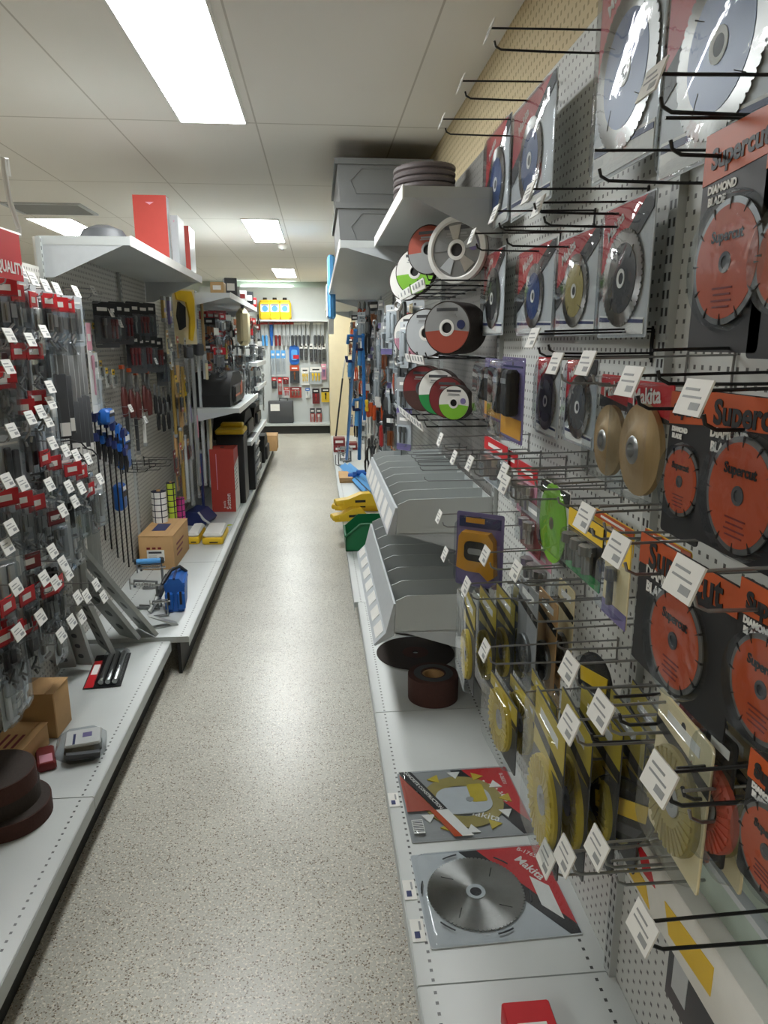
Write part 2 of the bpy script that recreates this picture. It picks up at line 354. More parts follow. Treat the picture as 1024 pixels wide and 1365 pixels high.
# back gondola
t = T('gondola_shelving', (-.42, 12.88, 0)); m = MB(); m.box(-1.6, .6, .1, .12, .1, 2.5, M['panel'] if 0 else M['grey']); m.T = Matrix.Identity(4); m.build('back_panel', t)
m = MB(); m.box(-1.6, .6, -.3, .1, .14, .17, M['grey']); m.build('base_shelf', t)
m = MB(); m.box(-1.6, .6, -.25, -.24, 0, .14, M['kick']); m.build('kick_plate', t)
m = MB(); m.box(.585, .6, .07, .1, .1, 2.0, M['trunk']); m.build('upright', t)
m = MB(); m.box(-1.6, .6, -.2, .1, 1.92, 1.95, M['grey']); m.build('top_shelf', t)
tag(t, 'pale grey shelving across the back wall under the batten light', 'shelving', 'gondola bays')
# ------------------------------------------------------------------ packs, hooks and discs
def teeth(r, n, d):
    out = []
    for i in range(n):
        a = 2*PI*i/n; b = 2*PI*(i+.55)/n; c = 2*PI*(i+.75)/n
        out += [(r*math.cos(a), r*math.sin(a)), (r*math.cos(b), r*math.sin(b)), ((r-d)*math.cos(c), (r-d)*math.sin(c))]
    return out
def shell(w, h, d, t, m='clear', cz=None, inset=.012, rad=.03):
    """moulded clear cover: a flange, a sloping wall and a raised face"""
    cz = -h/2 if cz is None else cz; b = MB()
    loops = [(rr(w-.002, h-.002, .008, 4, 0, cz), -.003), (rr(w-inset, h-inset, rad*.7, 4, 0, cz), -.0035), (rr(w-inset*1.6, h-inset*1.6, rad, 4, 0, cz), -d), (rr(w-inset*2.6, h-inset*2.6, rad, 4, 0, cz), -d-.003)]
    vs = []; n = len(loops[0][0])
    for pts, y in loops: vs += [(x, y, z) for x, z in pts]
    fs = [(k*n+(i+1) % n, k*n+i, k*n+n+i, k*n+n+(i+1) % n) for k in range(3) for i in range(n)]+[tuple(reversed(range(3*n, 4*n)))]
    b.add(vs, fs, M[m]); return b.build('blister', t)
def card_mb(w, h, m):
    b = MB(); hole = circ(.006, 8, 0, -.016)
    b.prism([(x, z) for x, z in rr(w, h, .006, 3, 0, -h/2)], -.0018, 0, m); b.prism(hole, -.0022, -.0018, M['dgrey']); return b
def saw_pack(w, h, R, label_m, cardm='lgrey', word='Makita', cz=None, n=48, deep=.014, flat=False):
    t = T('saw_blade_pack'); cz = -h*.56 if cz is None else cz
    card_mb(w, h, M[cardm]).build('backing_card', t)
    b = MB(); b.prism([(-w/2+.004, -.004), (-w/2+.004, -h*.5), (w/2-.03, -.004)], -.0034, -.0024, M['red']); b.build('red_header', t)
    b = MB(); b.prism([(-w/2+.004, -h*.5), (-w/2+.004, -h*.5-.05), (w/2-.004, -.03), (w/2-.004, -.004), (w/2-.03, -.004)], -.0034, -.0024, M['black']); b.build('black_stripe', t)
    b = MB(); b.T = Matrix.Translation((0, 0, cz)); b.prism(teeth(R, n, .005), -.0065, -.0045, M['brushed'])
    for k in range(4):
        a = PI/4+k*PI/2; b.tube([(R*.55*math.cos(a), -.0068, R*.55*math.sin(a)), (R*.8*math.cos(a+.12), -.0068, R*.8*math.sin(a+.12))], .0012, M['black'], 4)
    o = b.build('blade', t)
    if label_m:
        b = MB(); b.T = Matrix.Translation((0, 0, cz)); b.lathe([(R*.2, -.0072), (R*.72, -.0072), (R*.72, -.0066)], M[label_m], 28, 'y'); b.build('printed_label', o)
    b = MB(); b.T = Matrix.Translation((0, 0, cz)); b.lathe([(R*.12, -.0075), (R*.2, -.0085), (R*.2, -.006)], M['white' if label_m else 'lgrey'], 20, 'y'); b.lathe([(0, -.0072), (R*.12, -.0072)], M['black'], 16, 'y'); b.build('arbor_ring', o)
    if not flat:
        b = MB()
        b.prism([(-w/2+.01, -h+.006), (w/2-.01, -h+.006), (w/2-.01, -h*.86), (-w/2+.01, -h*.82)], -.0034, -.0024, M['white'])
        b.prism([(-w/2+.012, -h*.835), (w/2-.012, -h*.875), (w/2-.012, -h*.9), (-w/2+.012, -h*.87)], -.0044, -.0034, M['navy']); b.build('footer_print', t)
    a = math.atan2(h*.5, w)
    text(word, min(.036, w*.13), M['white'], t, (-w*.22, -.004, -h*.16), -a*.95, bold=.0006)
    shell(w, h, deep, t); return t
def diamond_pack(w, h, R, tall=False):
    t = T('diamond_blade_pack'); hh = h*.2
    card_mb(w, h, M['black']).build('backing_card', t)
    b = MB(); b.prism([(-w/2, -.001), (-w/2, -hh*1.15), (w/2, -hh*.95), (w/2, -.001)], -.0028, -.0018, M['rust']); b.build('orange_header', t)
    cz = -h*.60
    b = MB(); b.T = Matrix.Translation((0, 0, cz)); n = 64
    b.lathe([(R*.9, -.006), (R, -.0055), (R, -.0035), (R*.9, -.003)], M['dsteel'], n, 'y')
    for k in range(12):
        q = 2*PI*k/12; b.prism([(R*.82*math.cos(q), R*.82*math.sin(q)), (R*1.0*math.cos(q+.012), R*1.0*math.sin(q+.012)), (R*1.0*math.cos(q-.03), R*1.0*math.sin(q-.03))], -.0074, -.0034, M['black'])
    o = b.build('diamond_rim', t)
    b = MB(); b.T = Matrix.Translation((0, 0, cz)); b.lathe([(R*.16, -.0065), (R*.9, -.0065), (R*.9, -.003)], M['orange'], n, 'y'); b.build('blade_body', t)
    b = MB(); b.T = Matrix.Translation((0, 0, cz)); b.lathe([(0, -.0062), (R*.1, -.0062), (R*.1, -.0075), (R*.17, -.0075), (R*.17, -.006)], M['dgrey'], 24, 'y'); b.build('arbor_ring', t)
    text('Supercut', w*.21, M['black'], t, (0, -.0036, -hh*.62), -.03, bold=.0012)
    text('DIAMOND', w*.085, M['white'], t, (-w*.2, -.0026, -hh*1.3), 0, bold=.0006)
    text('BLADE', w*.085, M['white'], t, (-w*.26, -.0026, -hh*1.3-w*.09), 0, bold=.0006)
    text('Supercut', R*.26, M['black'], t, (0, -.0074, cz+R*.42), 0, bold=.0004)
    b = MB()
    for k in range(4): b.box(-R*(.3-.05*(k % 2)), R*(.3-.05*(k % 2)), -.0074, -.0068, cz-R*(.42+.1*k), cz-R*(.39+.1*k), M['dred'])
    b.build('small_print', t)
    b = MB(); b.lathe([(R*.05, -.012), (R*1.04, -.014), (R*1.13, -.003)], M['clear'], 40, 'y', (0, 0, cz)); b.build('blister', t)
    return t
def cup_pack(w, h, R):
    t = T('grinding_disc_pack'); b = card_mb(w, h*.32, M['red']); b.prism([(-w/2, -h*.2), (w/2, -h*.29), (w/2, -h*.318), (-w/2, -h*.318)], -.0026, -.0018, M['black']); b.build('red_header', t)
    text('Makita', w*.24, M['white'], t, (-w*.06, -.0028, -h*.13), -.12, bold=.0006)
    cz = -h+R+.006
    b = MB(); b.lathe([(R, -.004), (R, -.012), (R*.62, -.014), (R*.5, -.02), (R*.3, -.022)], M['brass'], 40, 'y', (0, 0, cz)); b.build('disc', t)
    b = MB(); b.lathe([(R*.32, -.0215), (R*.26, -.024), (R*.16, -.024), (R*.14, -.015), (0, -.015)], M['steel'], 28, 'y', (0, 0, cz)); b.build('hub', t)
    shell(w, h, .03, t, rad=.02, inset=.004); return t
def disc_card(w, h, R, discm='yel2', cardm='yellow', strip='black'):
    t = T('flap_disc_pack'); card_mb(w, h, M['dgrey' if cardm == 'yellow' else cardm]).build('backing_card', t); cz = -h+R+.012
    if cardm == 'yellow': b = MB(); b.prism([(-w*.49, -.003), (-w*.49, -h*.42), (w*.49, -h*.34), (w*.49, -.003)], -.0024, -.0018, M['yel2']); b.build('yellow_panel', t)
    b = MB(); b.prism([(-w/2, -h*.2), (w/2, -h*.26), (w/2, -h*.34), (-w/2, -h*.28)], -.0026, -.0018, M[strip])
    b.box(-w*.3, w*.3, -.0026, -.0018, -h*.16, -h*.09, M['white']); b.build('header_print', t)
    b = MB(); b.lathe([(R*.3, -.006), (R*.45, -.011), (R*.93, -.012), (R, -.008), (R, -.002)], M[discm], 40, 'y', (0, 0, cz))
    for k in range(28):
        a = 2*PI*k/28; b.prism([(R*.5*math.cos(a), cz+R*.5*math.sin(a)), (R*.97*math.cos(a+.02), cz+R*.97*math.sin(a+.02)), (R*.97*math.cos(a+.12), cz+R*.97*math.sin(a+.12))], -.0135, -.0115, M[discm])
    b.build('disc', t)
    b = MB(); b.lathe([(0, -.005), (R*.13, -.005), (R*.15, -.009), (R*.32, -.009)], M['greyd'], 20, 'y', (0, 0, cz)); b.build('hub', t)
    shell(w, h, .02, t, rad=.02, inset=.005); return t
def small_pack(w, h, head, body='white', item='steel', bot=None, kind='carded_tool_pack'):
    t = T(kind); b = card_mb(w, h, M[body]); b.build('backing_card', t)
    b = MB(); b.box(-w/2, w/2, -.0028, -.0018, -h*.3, -.001, M[head])
    b.prism([(-w*.3, -h*.2), (w*.3, -h*.2), (w*.3, -h*.12), (-w*.3, -h*.12)], -.0034, -.0028, M['white' if head not in ('white', 'yellow') else 'black'])
    if bot: b.box(-w/2, w/2, -.0028, -.0018, -h+.001, -h*.82, M[bot])
    b.build('header_print', t)
    b = MB(); k = random.choice((1, 2, 3))
    for j in range(k):
        x = (j-(k-1)/2)*w*.26; b.lathe([(0, -h*.8), (w*.06, -h*.79), (w*.06, -h*.52), (w*.1, -h*.5), (w*.1, -h*.36), (0, -h*.35)], M[item], 10, 'z', (x, -.011, 0))
    b.build('tool_bit', t); shell(w, h*.62, .016, t, cz=-h*.6, inset=.004, rad=.012); return t
def jigsaw_pack(w, h):
    t = T('tape_blister_pack'); card_mb(w, h, M['purple']).build('backing_card', t)
    b = MB(); b.box(-w*.44, w*.44, -.003, -.0018, -h*.2, -.012, M['navy']); b.box(-w*.3, w*.1, -.0036, -.003, -h*.14, -h*.07, M['amber']); b.build('header_print', t)
    b = MB(); b.prism([(-w*.36, -h*.3), (-w*.3, -h*.24), (w*.25, -h*.24), (w*.36, -h*.34), (w*.4, -h*.8), (w*.28, -h*.86), (w*.1, -h*.76), (-w*.2, -h*.76), (-w*.4, -h*.72)], -.03, -.002, M['amber']); b.build('yellow_body', t)
    b = MB(); b.prism(rr(w*.46, h*.26, .015, 4, 0, -h*.48), -.033, -.03, M['black']); b.prism(rr(w*.3, h*.08, .006, 3, 0, -h*.48), -.0335, -.033, M['greyd']); b.build('black_panel', t)
    shell(w, h, .036, t, inset=.01); return t
def hook_proto(L, wm, tagged, wide=False):
    t = T('peg_hook'); r = .0024 if wm == 'wire' else .0021; b = MB()
    b.tube([(0, 0, .0), (0, -.01, 0), (0, -L*.5, -.001), (0, -L+.012, 0), (0, -L, .006), (0, -L-.003, .016)], r, M[wm], 6)
    b.tube([(0, 0, .045), (0, -.006, .045), (0, -L*.5, .043), (0, -L-.012, .040)], r*.9, M[wm], 6)
    b.tube([(0, -.002, -.012), (0, -.003, .02), (0, -.002, .05)], r*1.1, M[wm], 6); b.build('hook_wire', t)
    if tagged:
        b = MB(); b.T = Matrix.Translation((0, -L-.014, .036)) @ Matrix.Rotation(-.35, 4, 'X')
        a, c = (.031, .021) if wide else (.026, .019)
        b.box(-a, a, -.0016, .0006, -c-.003, c-.003, M['white']); q = b.build('price_tag', t); TT = b.T
        b = MB(); b.T = TT; b.box(-a*.75, a*.3, -.002, -.0016, c*.2, c*.34, M['greyd']); b.build('print_line', q)
        b = MB(); b.T = TT; b.box(-a*.75, a*.65, -.002, -.0016, -c*.22, -c*.1, M['greyd']); b.build('print_line', q)
        b = MB(); b.T = TT; b.box(a*.05, a*.75, -.002, -.0016, -c*.85, -c*.45, M['greyd']); b.build('print_block', q)
    return t
def hook(px, py, X, label, wm='zinc', tagged=True, panel=None, rot=RIGHT, group=None, dz=-.03):
    panel = PR if panel is None else panel; p = onX(px, py, X); L = round(abs(panel-X)*50)/50
    o = inst(('hook', L, wm, tagged, rot == LEFT), hook_proto, L, wm, tagged, rot == LEFT)
    o.location = (panel-.001 if rot == RIGHT else panel+.001, p.y, p.z+dz); o.rotation_euler = (0, 0, rot)
    return tag(o, label, 'hook', group or 'peg hooks')
def span(px0, px1, pyt, pyb, X):
    c = (px0+px1)/2; a = onX(c, pyt, X); b = onX(c, pyb, X); mid = (pyt+pyb)/2
    w = abs(onX(px0, mid, X).y-onX(px1, mid, X).y)
    return (X, (a.y+b.y)/2, a.z), w, a.z-b.z
def rp(fn, px0, px1, pyt, pyb, X, label, cat, *a, rot=RIGHT, yaw=0, group=None, **k):
    loc, w, h = span(px0, px1, pyt, pyb, X)
    t = fn(w, h, *a, **k); t.location = loc; t.rotation_euler = (0, 0, rot+yaw); return tag(t, label, cat, group)
def blade(px0, px1, pyt, pyb, X, label, lm, **k):
    loc, w, h = span(px0, px1, pyt, pyb, X); R = min(w*.46, h*.36)
    t = saw_pack(w, h, R, lm, **k); t.location = loc; t.rotation_euler = (0, 0, RIGHT); return tag(t, label, 'saw blade pack', 'saw blade packs on the right wall')
# top rows
blade(797, 881, -75, 222, .58, 'large saw blade pack with blue label, top row, far side of a bigger shiny pack', 'teal')
blade(884, 1050, -130, 205, .58, 'biggest shiny saw blade pack at the top right corner, blue label', 'teal')
blade(648, 679, 172, 303, .59, 'saw blade pack hanging just past the grey top shelf end', 'teal')
blade(683, 736, 128, 280, .56, 'blue and red saw blade pack in front of a similar thinner one', 'teal')
blade(645, 672, 335, 447, .58, 'narrow saw blade pack beside the hanging cutting discs, second row', 'black')
blade(690, 738, 328, 447, .58, 'saw blade pack in second row with blue label, second from the discs', 'teal')
blade(742, 797, 312, 447, .58, 'saw blade pack in second row with olive label', 'olive')
blade(801, 866, 270, 450, .58, 'largest saw blade pack in second row, beside the bare punched panel', 'black')
blade(716, 746, 474, 582, .55, 'red topped narrow blade pack in third row beside the black sliding tool', 'dgrey')
blade(754, 795, 476, 595, .53, 'red topped narrow blade pack in third row beside the tan grinding discs', 'dgrey')
def dp(x0, x1, y0, y1, X, label, yaw=0):
    loc, w, h = span(x0, x1, y0, y1, X); R = min(w*.47, h*.36)
    t = diamond_pack(w, h, R); t.location = loc; t.rotation_euler = (0, 0, RIGHT+yaw); return tag(t, label, 'diamond blade pack', 'orange diamond blade packs')
dp(929, 1024, 165, 470, .5, 'tall orange and black diamond blade pack beside the bare punched panel')
dp(888, 940, 522, 722, .47, 'narrow looking orange diamond blade pack beside two tan discs')
dp(926, 1062, 526, 752, .44, 'largest orange diamond blade pack in the middle of the right edge')
dp(840, 972, 735, 935, .42, 'orange diamond blade pack hanging below the largest one, near full face')
dp(972, 1080, 785, 1012, .42, 'orange diamond blade pack cut off by the right edge, lower middle')
dp(1012, 1110, 130, 480, .5, 'orange and black blade pack just entering at the right edge, upper')
dp(985, 1080, 1020, 1215, .40, 'lowest orange diamond blade pack, above the sharpening stones')
rp(cup_pack, 798, 842, 500, 640, .5, 'tan grinding disc under a red header, farther of two', 'grinding disc pack', .06)
rp(cup_pack, 833, 892, 508, 668, .48, 'tan grinding disc under a red header, nearer of two', 'grinding disc pack', .068)
def grip_pack(w, h):
    t = T('tool_blister_pack'); card_mb(w, h, M['purple']).build('backing_card', t)
    b = MB(); b.box(-w*.45, w*.45, -.003, -.0018, -h*.95, -h*.72, M['amber']); b.box(-w*.42, w*.42, -.003, -.0018, -h*.12, -.02, M['navy']); b.build('printed_panel', t)
    for s in (-1, 1):
        b = MB(); b.bbox(s*w*.2-w*.15, s*w*.2+w*.15, -.035, -.003, -h*.68, -h*.14, M['rubber'], .008); b.box(s*w*.2-w*.11, s*w*.2+w*.11, -.037, -.035, -h*.3, -h*.24, M['greyd']); b.build('black_grip', t)
    shell(w, h, .04, t); return t
rp(grip_pack, 646, 672, 478, 560, .5, 'purple and yellow blister pack holding black grips, farther one', 'tool pack')
rp(grip_pack, 668, 698, 476, 588, .48, 'purple and yellow blister pack holding black grips, nearer one', 'tool pack')
# small packs around the middle
rp(small_pack, 645, 676, 586, 650, .55, 'small red headed pack just above the grey tray rim', 'tool pack', 'red', 'lgrey')
rp(small_pack, 690, 716, 618, 690, .56, 'small red and pale pack in the middle of the right wall', 'tool pack', 'red', 'pink')
rp(small_pack, 672, 690, 600, 670, .56, 'narrow pale pack with red header beside the tray', 'tool pack', 'red', 'white')
rp(small_pack, 694, 722, 668, 736, .55, 'dull brown pack left of the lime green disc', 'tool pack', 'greyd', 'dred')
rp(small_pack, 700, 735, 728, 792, .57, 'clear pinkish pack below the lime green disc', 'tool pack', 'pink', 'white')
def lime_pack(w, h):
    t = T('cutting_disc_pack'); card_mb(w, h, M['white']).build('backing_card', t); cz = -h*.54
    b = MB(); b.box(-w/2, w/2, -.003, -.0018, -h, -h*.78, M['black']); b.box(-w/2, w/2, -.003, -.0018, -h*.2, -.002, M['black']); b.build('printed_panel', t)
    b = MB(); b.lathe([(.012, -.006), (w*.47, -.005), (w*.47, -.002)], M['lime'], 36, 'y', (0, 0, cz)); b.build('disc', t)
    b = MB(); b.lathe([(.0, -.006), (.008, -.007), (.014, -.0065)], M['steel'], 16, 'y', (0, 0, cz)); b.build('hub', t)
    shell(w, h, .012, t); return t
rp(lime_pack, 720, 758, 645, 742, .5, 'lime green cutting disc on a black and white card', 'cutting disc pack')
rp(small_pack, 756, 803, 686, 774, .47, 'yellow topped pack with a green foot', 'tool pack', 'yellow', 'black', 'dsteel', 'green')
rp(small_pack, 806, 840, 712, 832, .45, 'tall yellow pack with a purple foot beside the orange blade', 'tool pack', 'yellow', 'cream', 'dsteel', 'purple')
rp(small_pack, 790, 845, 690, 728, .55, 'flat orange pack behind the yellow tall pack', 'tool pack', 'rust', 'yellow')
rp(small_pack, 858, 922, 718, 752, .5, 'low yellow and orange pack tucked above the orange blade', 'tool pack', 'rust', 'yellow')
t = jigsaw_pack(.135, .205); t.location = onX(641, 684, .42); t.rotation_euler = (0, 0, RIGHT+.95); tag(t, 'yellow and black tool in a purple blister beside the trays', 'tool pack')
# rows of discs hanging one behind the other
def stack(px0, px1, pyt, pyb, X, n, step, base, discm='yel2', cardm='yellow', R=.062):
    loc, w, h = span(px0, px1, pyt, pyb, X); w = min(.17, max(.12, w)); key = ('flap', px0)
    for i in range(n):
        o = inst(key, disc_card, w, h, min(R, w*.45), discm, cardm)
        o.location = (loc[0]+i*step, loc[1]+random.uniform(-.006, .006), loc[2]+random.uniform(-.004, .004)); o.rotation_euler = (0, 0, RIGHT+random.uniform(-.08, .08))
        tag(o, '%s, %s from the aisle on its hook' % (base, ORD[i]), 'flap disc pack', 'flap disc packs')
stack(610, 642, 790, 912, .36, 4, .045, 'yellow flap disc pack below the purple blister')
stack(652, 690, 915, 1008, .35, 3, .04, 'yellow flap disc pack level with the black roll')
stack(690, 770, 935, 1138, .36, 5, .042, 'gold flap disc pack over the flat blade packs', R=.075)
stack(862, 950, 940, 1150, .42, 3, .05, 'olive flap disc pack beside the sharpening stones', 'olive', 'cream', R=.08)
for i, (x0, x1, y0, y1, X, c) in enumerate(((690, 716, 775, 905, .46, 'greyd'), (716, 742, 790, 915, .5, 'card'), (742, 764, 775, 905, .54, 'cream'), (700, 745, 860, 960, .52, 'card'))):
    rp(disc_card, x0, x1, y0, y1, X, ('slim grey disc pack behind the first yellow discs', 'slim brown disc pack right of the grey slim one', 'slim cream disc pack left of the round yellow pack', 'low brown disc pack above the gold discs')[i], 'disc pack', .045, 'dsteel', c)
for i, (x, y, X, c) in enumerate(((918, 945, .5, 'dred'), (935, 955, .46, 'rust'), (955, 965, .43, 'black'))):
    rp(disc_card, x-22, x+22, y, y+185, X, ('dark red disc pack behind the olive discs', 'orange disc pack behind the olive discs', 'black disc pack nearest the lowest orange blade')[i], 'disc pack', .05, 'brick', c)
def round_pack(R, a, b_):
    t = T('wire_brush_pack'); b = MB(); b.lathe([(0, -.004), (R, -.004), (R, 0), (0, 0)], M['black'], 36, 'y', (0, 0, -R)); b.build('backing_card', t)
    b = MB(); b.prism([(-R*.8, -R*.75), (R*.8, -R*.55), (R*.75, -R*1.1), (-R*.75, -R*1.25)], -.006, -.0042, M[a]); b.prism([(-R*.6, -R*1.5), (R*.7, -R*1.35), (R*.5, -R*1.7), (-R*.4, -R*1.75)], -.006, -.0042, M[b_]); b.build('printed_panel', t)
    b = MB(); b.lathe([(R*.98, -.004), (R*.94, -.02), (R*.5, -.024), (0, -.024)], M['clear'], 32, 'y', (0, 0, -R)); b.build('blister', t); return t
o = round_pack(.052, 'yellow', 'white'); p = onX(797, 872, .48); o.location = p; o.rotation_euler = (0, 0, RIGHT+.2); tag(o, 'round yellow and black pack under the middle hooks', 'disc pack')
o = round_pack(.055, 'yellow', 'dgrey'); p = onX(833, 1035, .46); o.location = p; o.rotation_euler = (0, 0, RIGHT+.7); tag(o, 'round yellow and black pack turned edge on above the floor level panel', 'disc pack')
# hooks on the right wall
HK = [(665, 45, .4, 'wire'), (625, 114, .4, 'wire'), (598, 164, .4, 'wire'), (671, 288, .42, 'wire'), (640, 317, .42, 'wire'), (719, 260, .42, 'wire'), (892, 112, .42, 'wire'), (732, 278, .44, 'wire'),
 (808, 211, .42, 'wire', 0), (681, 309, .44, 'wire', 0), (905, 170, .44, 'wire', 0), (725, 453, .42, 'wire'), (738, 449, .44, 'wire', 0), (756, 487, .42, 'zinc'), (799, 487, .42, 'zinc'), (861, 512, .40, 'wire'), (951, 534, .40, 'wire'), (888, 478, .42, 'wire', 0),
 (596, 587, .38, 'zinc'), (615, 611, .4, 'zinc'), (637, 619, .4, 'zinc'), (667, 612, .42, 'zinc', 0), (684, 631, .42, 'zinc'), (686, 647, .4, 'zinc'), (720, 632, .42, 'zinc', 0), (751, 652, .42, 'zinc', 0), (798, 692, .40, 'zinc'), (814, 684, .42, 'zinc', 0), (844, 735, .38, 'zinc'), (940, 775, .36, 'zinc'),
 (590, 690, .37, 'zinc'), (598, 740, .37, 'zinc'), (659, 742, .38, 'zinc'), (633, 783, .36, 'zinc'), (701, 762, .42, 'zinc'), (687, 783, .42, 'zinc', 0), (715, 810, .42, 'zinc', 0), (750, 845, .42, 'zinc', 0), (777, 893, .38, 'zinc'), (823, 950, .36, 'zinc'), (778, 968, .36, 'zinc'), (836, 938, .38, 'wire', 0), (797, 966, .4, 'wire', 0), (788, 990, .42, 'zinc', 0),
 (659, 868, .36, 'zinc'), (772, 1142, .36, 'zinc'), (816, 1131, .38, 'zinc'), (737, 1146, .35, 'zinc'), (905, 1040, .36, 'wire'), (922, 1034, .4, 'wire', 0), (931, 1064, .4, 'zinc', 0), (880, 1237, .38, 'wire'), (831, 1155, .4, 'zinc', 0), (730, 1050, .4, 'zinc', 0), (712, 928, .4, 'zinc', 0)]
HROW = ['against the beige upper wall', 'among the top saw blade packs', 'over the second row of saw blades', 'over the tan discs and orange blades', 'around the lime green disc', 'beside the grey trays and yellow packs', 'over the gold discs', 'near the sharpening stones']
def hrow(y): return 0 if y < 170 else 1 if y < 300 else 2 if y < 440 else 3 if y < 560 else 4 if y < 680 else 5 if y < 850 else 6 if y < 1000 else 7
cnt = {}
for h_ in sorted(HK, key=lambda q: q[0]):
    tg = len(h_) < 5; k = (hrow(h_[1]), h_[3], tg); i = cnt[k] = cnt.get(k, -1)+1
    hook(h_[0], h_[1], h_[2], '%s %s hook, %s along, %s' % ('black' if h_[3] == 'wire' else 'silvery', 'tagged' if tg else 'bare', ORD[i], HROW[k[0]]), h_[3], tg, group='hooks on the right wall')
for i, (x, y) in enumerate(((545, 606), (551, 611), (556, 616), (560, 621), (563, 627), (569, 641))):
    hook(x, y, .40, 'bare silvery hook over the upper grey tray, %s from the far end' % ORD[i], 'zinc', False, group='bare hooks over the tray', dz=0)

# ------------------------------------------------------------------ flat saw blade packs on the base shelf
MF = Matrix(((0, 0, 1, 0), (-1, 0, 0, 0), (0, -1, 0, 0), (0, 0, 0, 1)))
def lay(o, x, y, z, tilt=0): o.rotation_mode = 'QUATERNION'; o.rotation_quaternion = (Matrix.Rotation(tilt, 3, 'Z') @ MF.to_3x3()).to_quaternion(); o.location = (x, y, z)
t = saw_pack(.315, .372, .125, None, cardm='lgrey', cz=-.225, n=72, flat=True, deep=.013)
text('B-17653', .02, M['white'], t, (-.125, -.004, -.045), -PI*.28)
b = MB(); b.prism([(-.0, -.03), (.11, -.03), (.06, -.07), (-.04, -.07)], -.0046, -.0036, M['white']); b.build('white_print', t)
for k in range(6):
    a = 2*PI*k/6+.3; b = MB(); b.tube([(.14*math.cos(a+q), -.0075, -.225+.14*math.sin(a+q)) for q in (-.15, -.05, .05, .15)], .002, M['dgrey'], 5); b.build('vent_slot', t)
lay(t, .60, 1.53, .1715, .03); tag(t, 'saw blade in a clear pack lying flat nearest on the right base shelf', 'saw blade pack', 'flat saw blade packs')
t = T('diamond_blade_pack'); w, h = .335, .368
card_mb(w, h, M['greyd']).build('backing_card', t)
b = MB(); b.prism([(-w/2+.004, -.004), (-w/2+.004, -h*.42), (w/2-.05, -.004)], -.0034, -.0024, M['red']); b.build('red_header', t)
b = MB(); b.prism([(-w/2+.004, -h*.42), (-w/2+.004, -h*.52), (w/2-.004, -.04), (w/2-.004, -.004), (w/2-.05, -.004)], -.0034, -.0024, M['black']); b.build('black_stripe', t)
b = MB(); b.lathe([(.075, -.0062), (.125, -.0062), (.125, -.004)], M['olive'], 48, 'y', (0, 0, -h*.5))
for k in range(12):
    a = 2*PI*k/12; b.prism([(.112*math.cos(a), -h*.5+.112*math.sin(a)), (.15*math.cos(a+.14), -h*.5+.15*math.sin(a+.14)), (.15*math.cos(a-.14), -h*.5+.15*math.sin(a-.14))], -.007, -.004, M['yel2' if k % 2 else 'white'])
b.build('blade', t)
b = MB(); b.prism(rr(.13, .17, .05, 6, .0, -h*.49), -.009, -.0064, M['lgrey']); b.prism(circ(.012, 20, 0, -h*.44), -.0098, -.009, M['greyd']); b.prism(rr(.09, .05, .01, 3, -.03, -h*.36), -.0098, -.009, M['yel2']); b.build('centre_plate', t)
b = MB(); b.prism([(-w/2+.005, -h*.985), (-w/2+.005, -h*.88), (w*.12, -h*.65), (w*.12, -h*.75)], -.0098, -.0088, M['black']); b.build('black_band', t)
b = MB(); b.prism([(w*.12, -h*.75), (w*.12, -h*.65), (w/2-.005, -h*.51), (w/2-.005, -h*.60)], -.0098, -.0088, M['white']); b.build('white_band', t)
b = MB(); b.prism([(w*.12, -h*.80), (w*.12, -h*.75), (w/2-.005, -h*.60), (w/2-.005, -h*.66)], -.0098, -.0088, M['orange']); b.build('orange_band', t)
b = MB(); b.prism([(-w/2+.02, -h*.985), (w*.12, -h*.755), (w*.12, -h*.985)], -.0096, -.0086, M['brick']); b.build('brick_picture', t)
b = MB(); b.box(.08, .14, -.0104, -.0098, -h*.97, -h*.88, M['white'])
for k in range(7): b.box(.085+k*.0075, .0875+k*.0075, -.011, -.0104, -h*.965, -h*.885, M['black'])
b.build('barcode', t)
text('Makita', .046, M['white'], t, (-.04, -.0042, -.075), -.62, bold=.0008); text('Makita', .04, M['white'], t, (.075, -.0068, -h*.38), -1.1)
text('B-26331', .018, M['white'], t, (-.1, -.0042, -.03), -.0)
text('CONCRETE CONSTRUCTION', .0165, M['white'], t, (-w*.19, -.0104, -h*.815), -.40, bold=.0003)
shell(w, h, .013, t); lay(t, .60, 1.90, .1715, .02); tag(t, 'diamond blade pack with orange corner lying flat, second on the right base shelf', 'diamond blade pack', 'flat saw blade packs')
for i, (x, y) in enumerate(((525, 1066), (546, 1186), (557, 1240))):
    p = onZ(x, y, .172); t = T('shelf_label', (p.x, p.y, .1715)); b = MB(); b.box(-.016, .016, -.034, .034, -.0003, .001, M['white']); b.build('label_card', t)
    b = MB(); b.box(-.009, .004, -.024, -.004, .001, .0014, M['navy']); b.build('print_block', t); b = MB(); b.box(.004, .009, .0, .026, .001, .0014, M['greyd']); b.build('print_line', t)
    tag(t, 'small white shelf label lying on the right base shelf edge, %s from the far end' % ORD[i], 'shelf label', 'labels on the right base shelf')

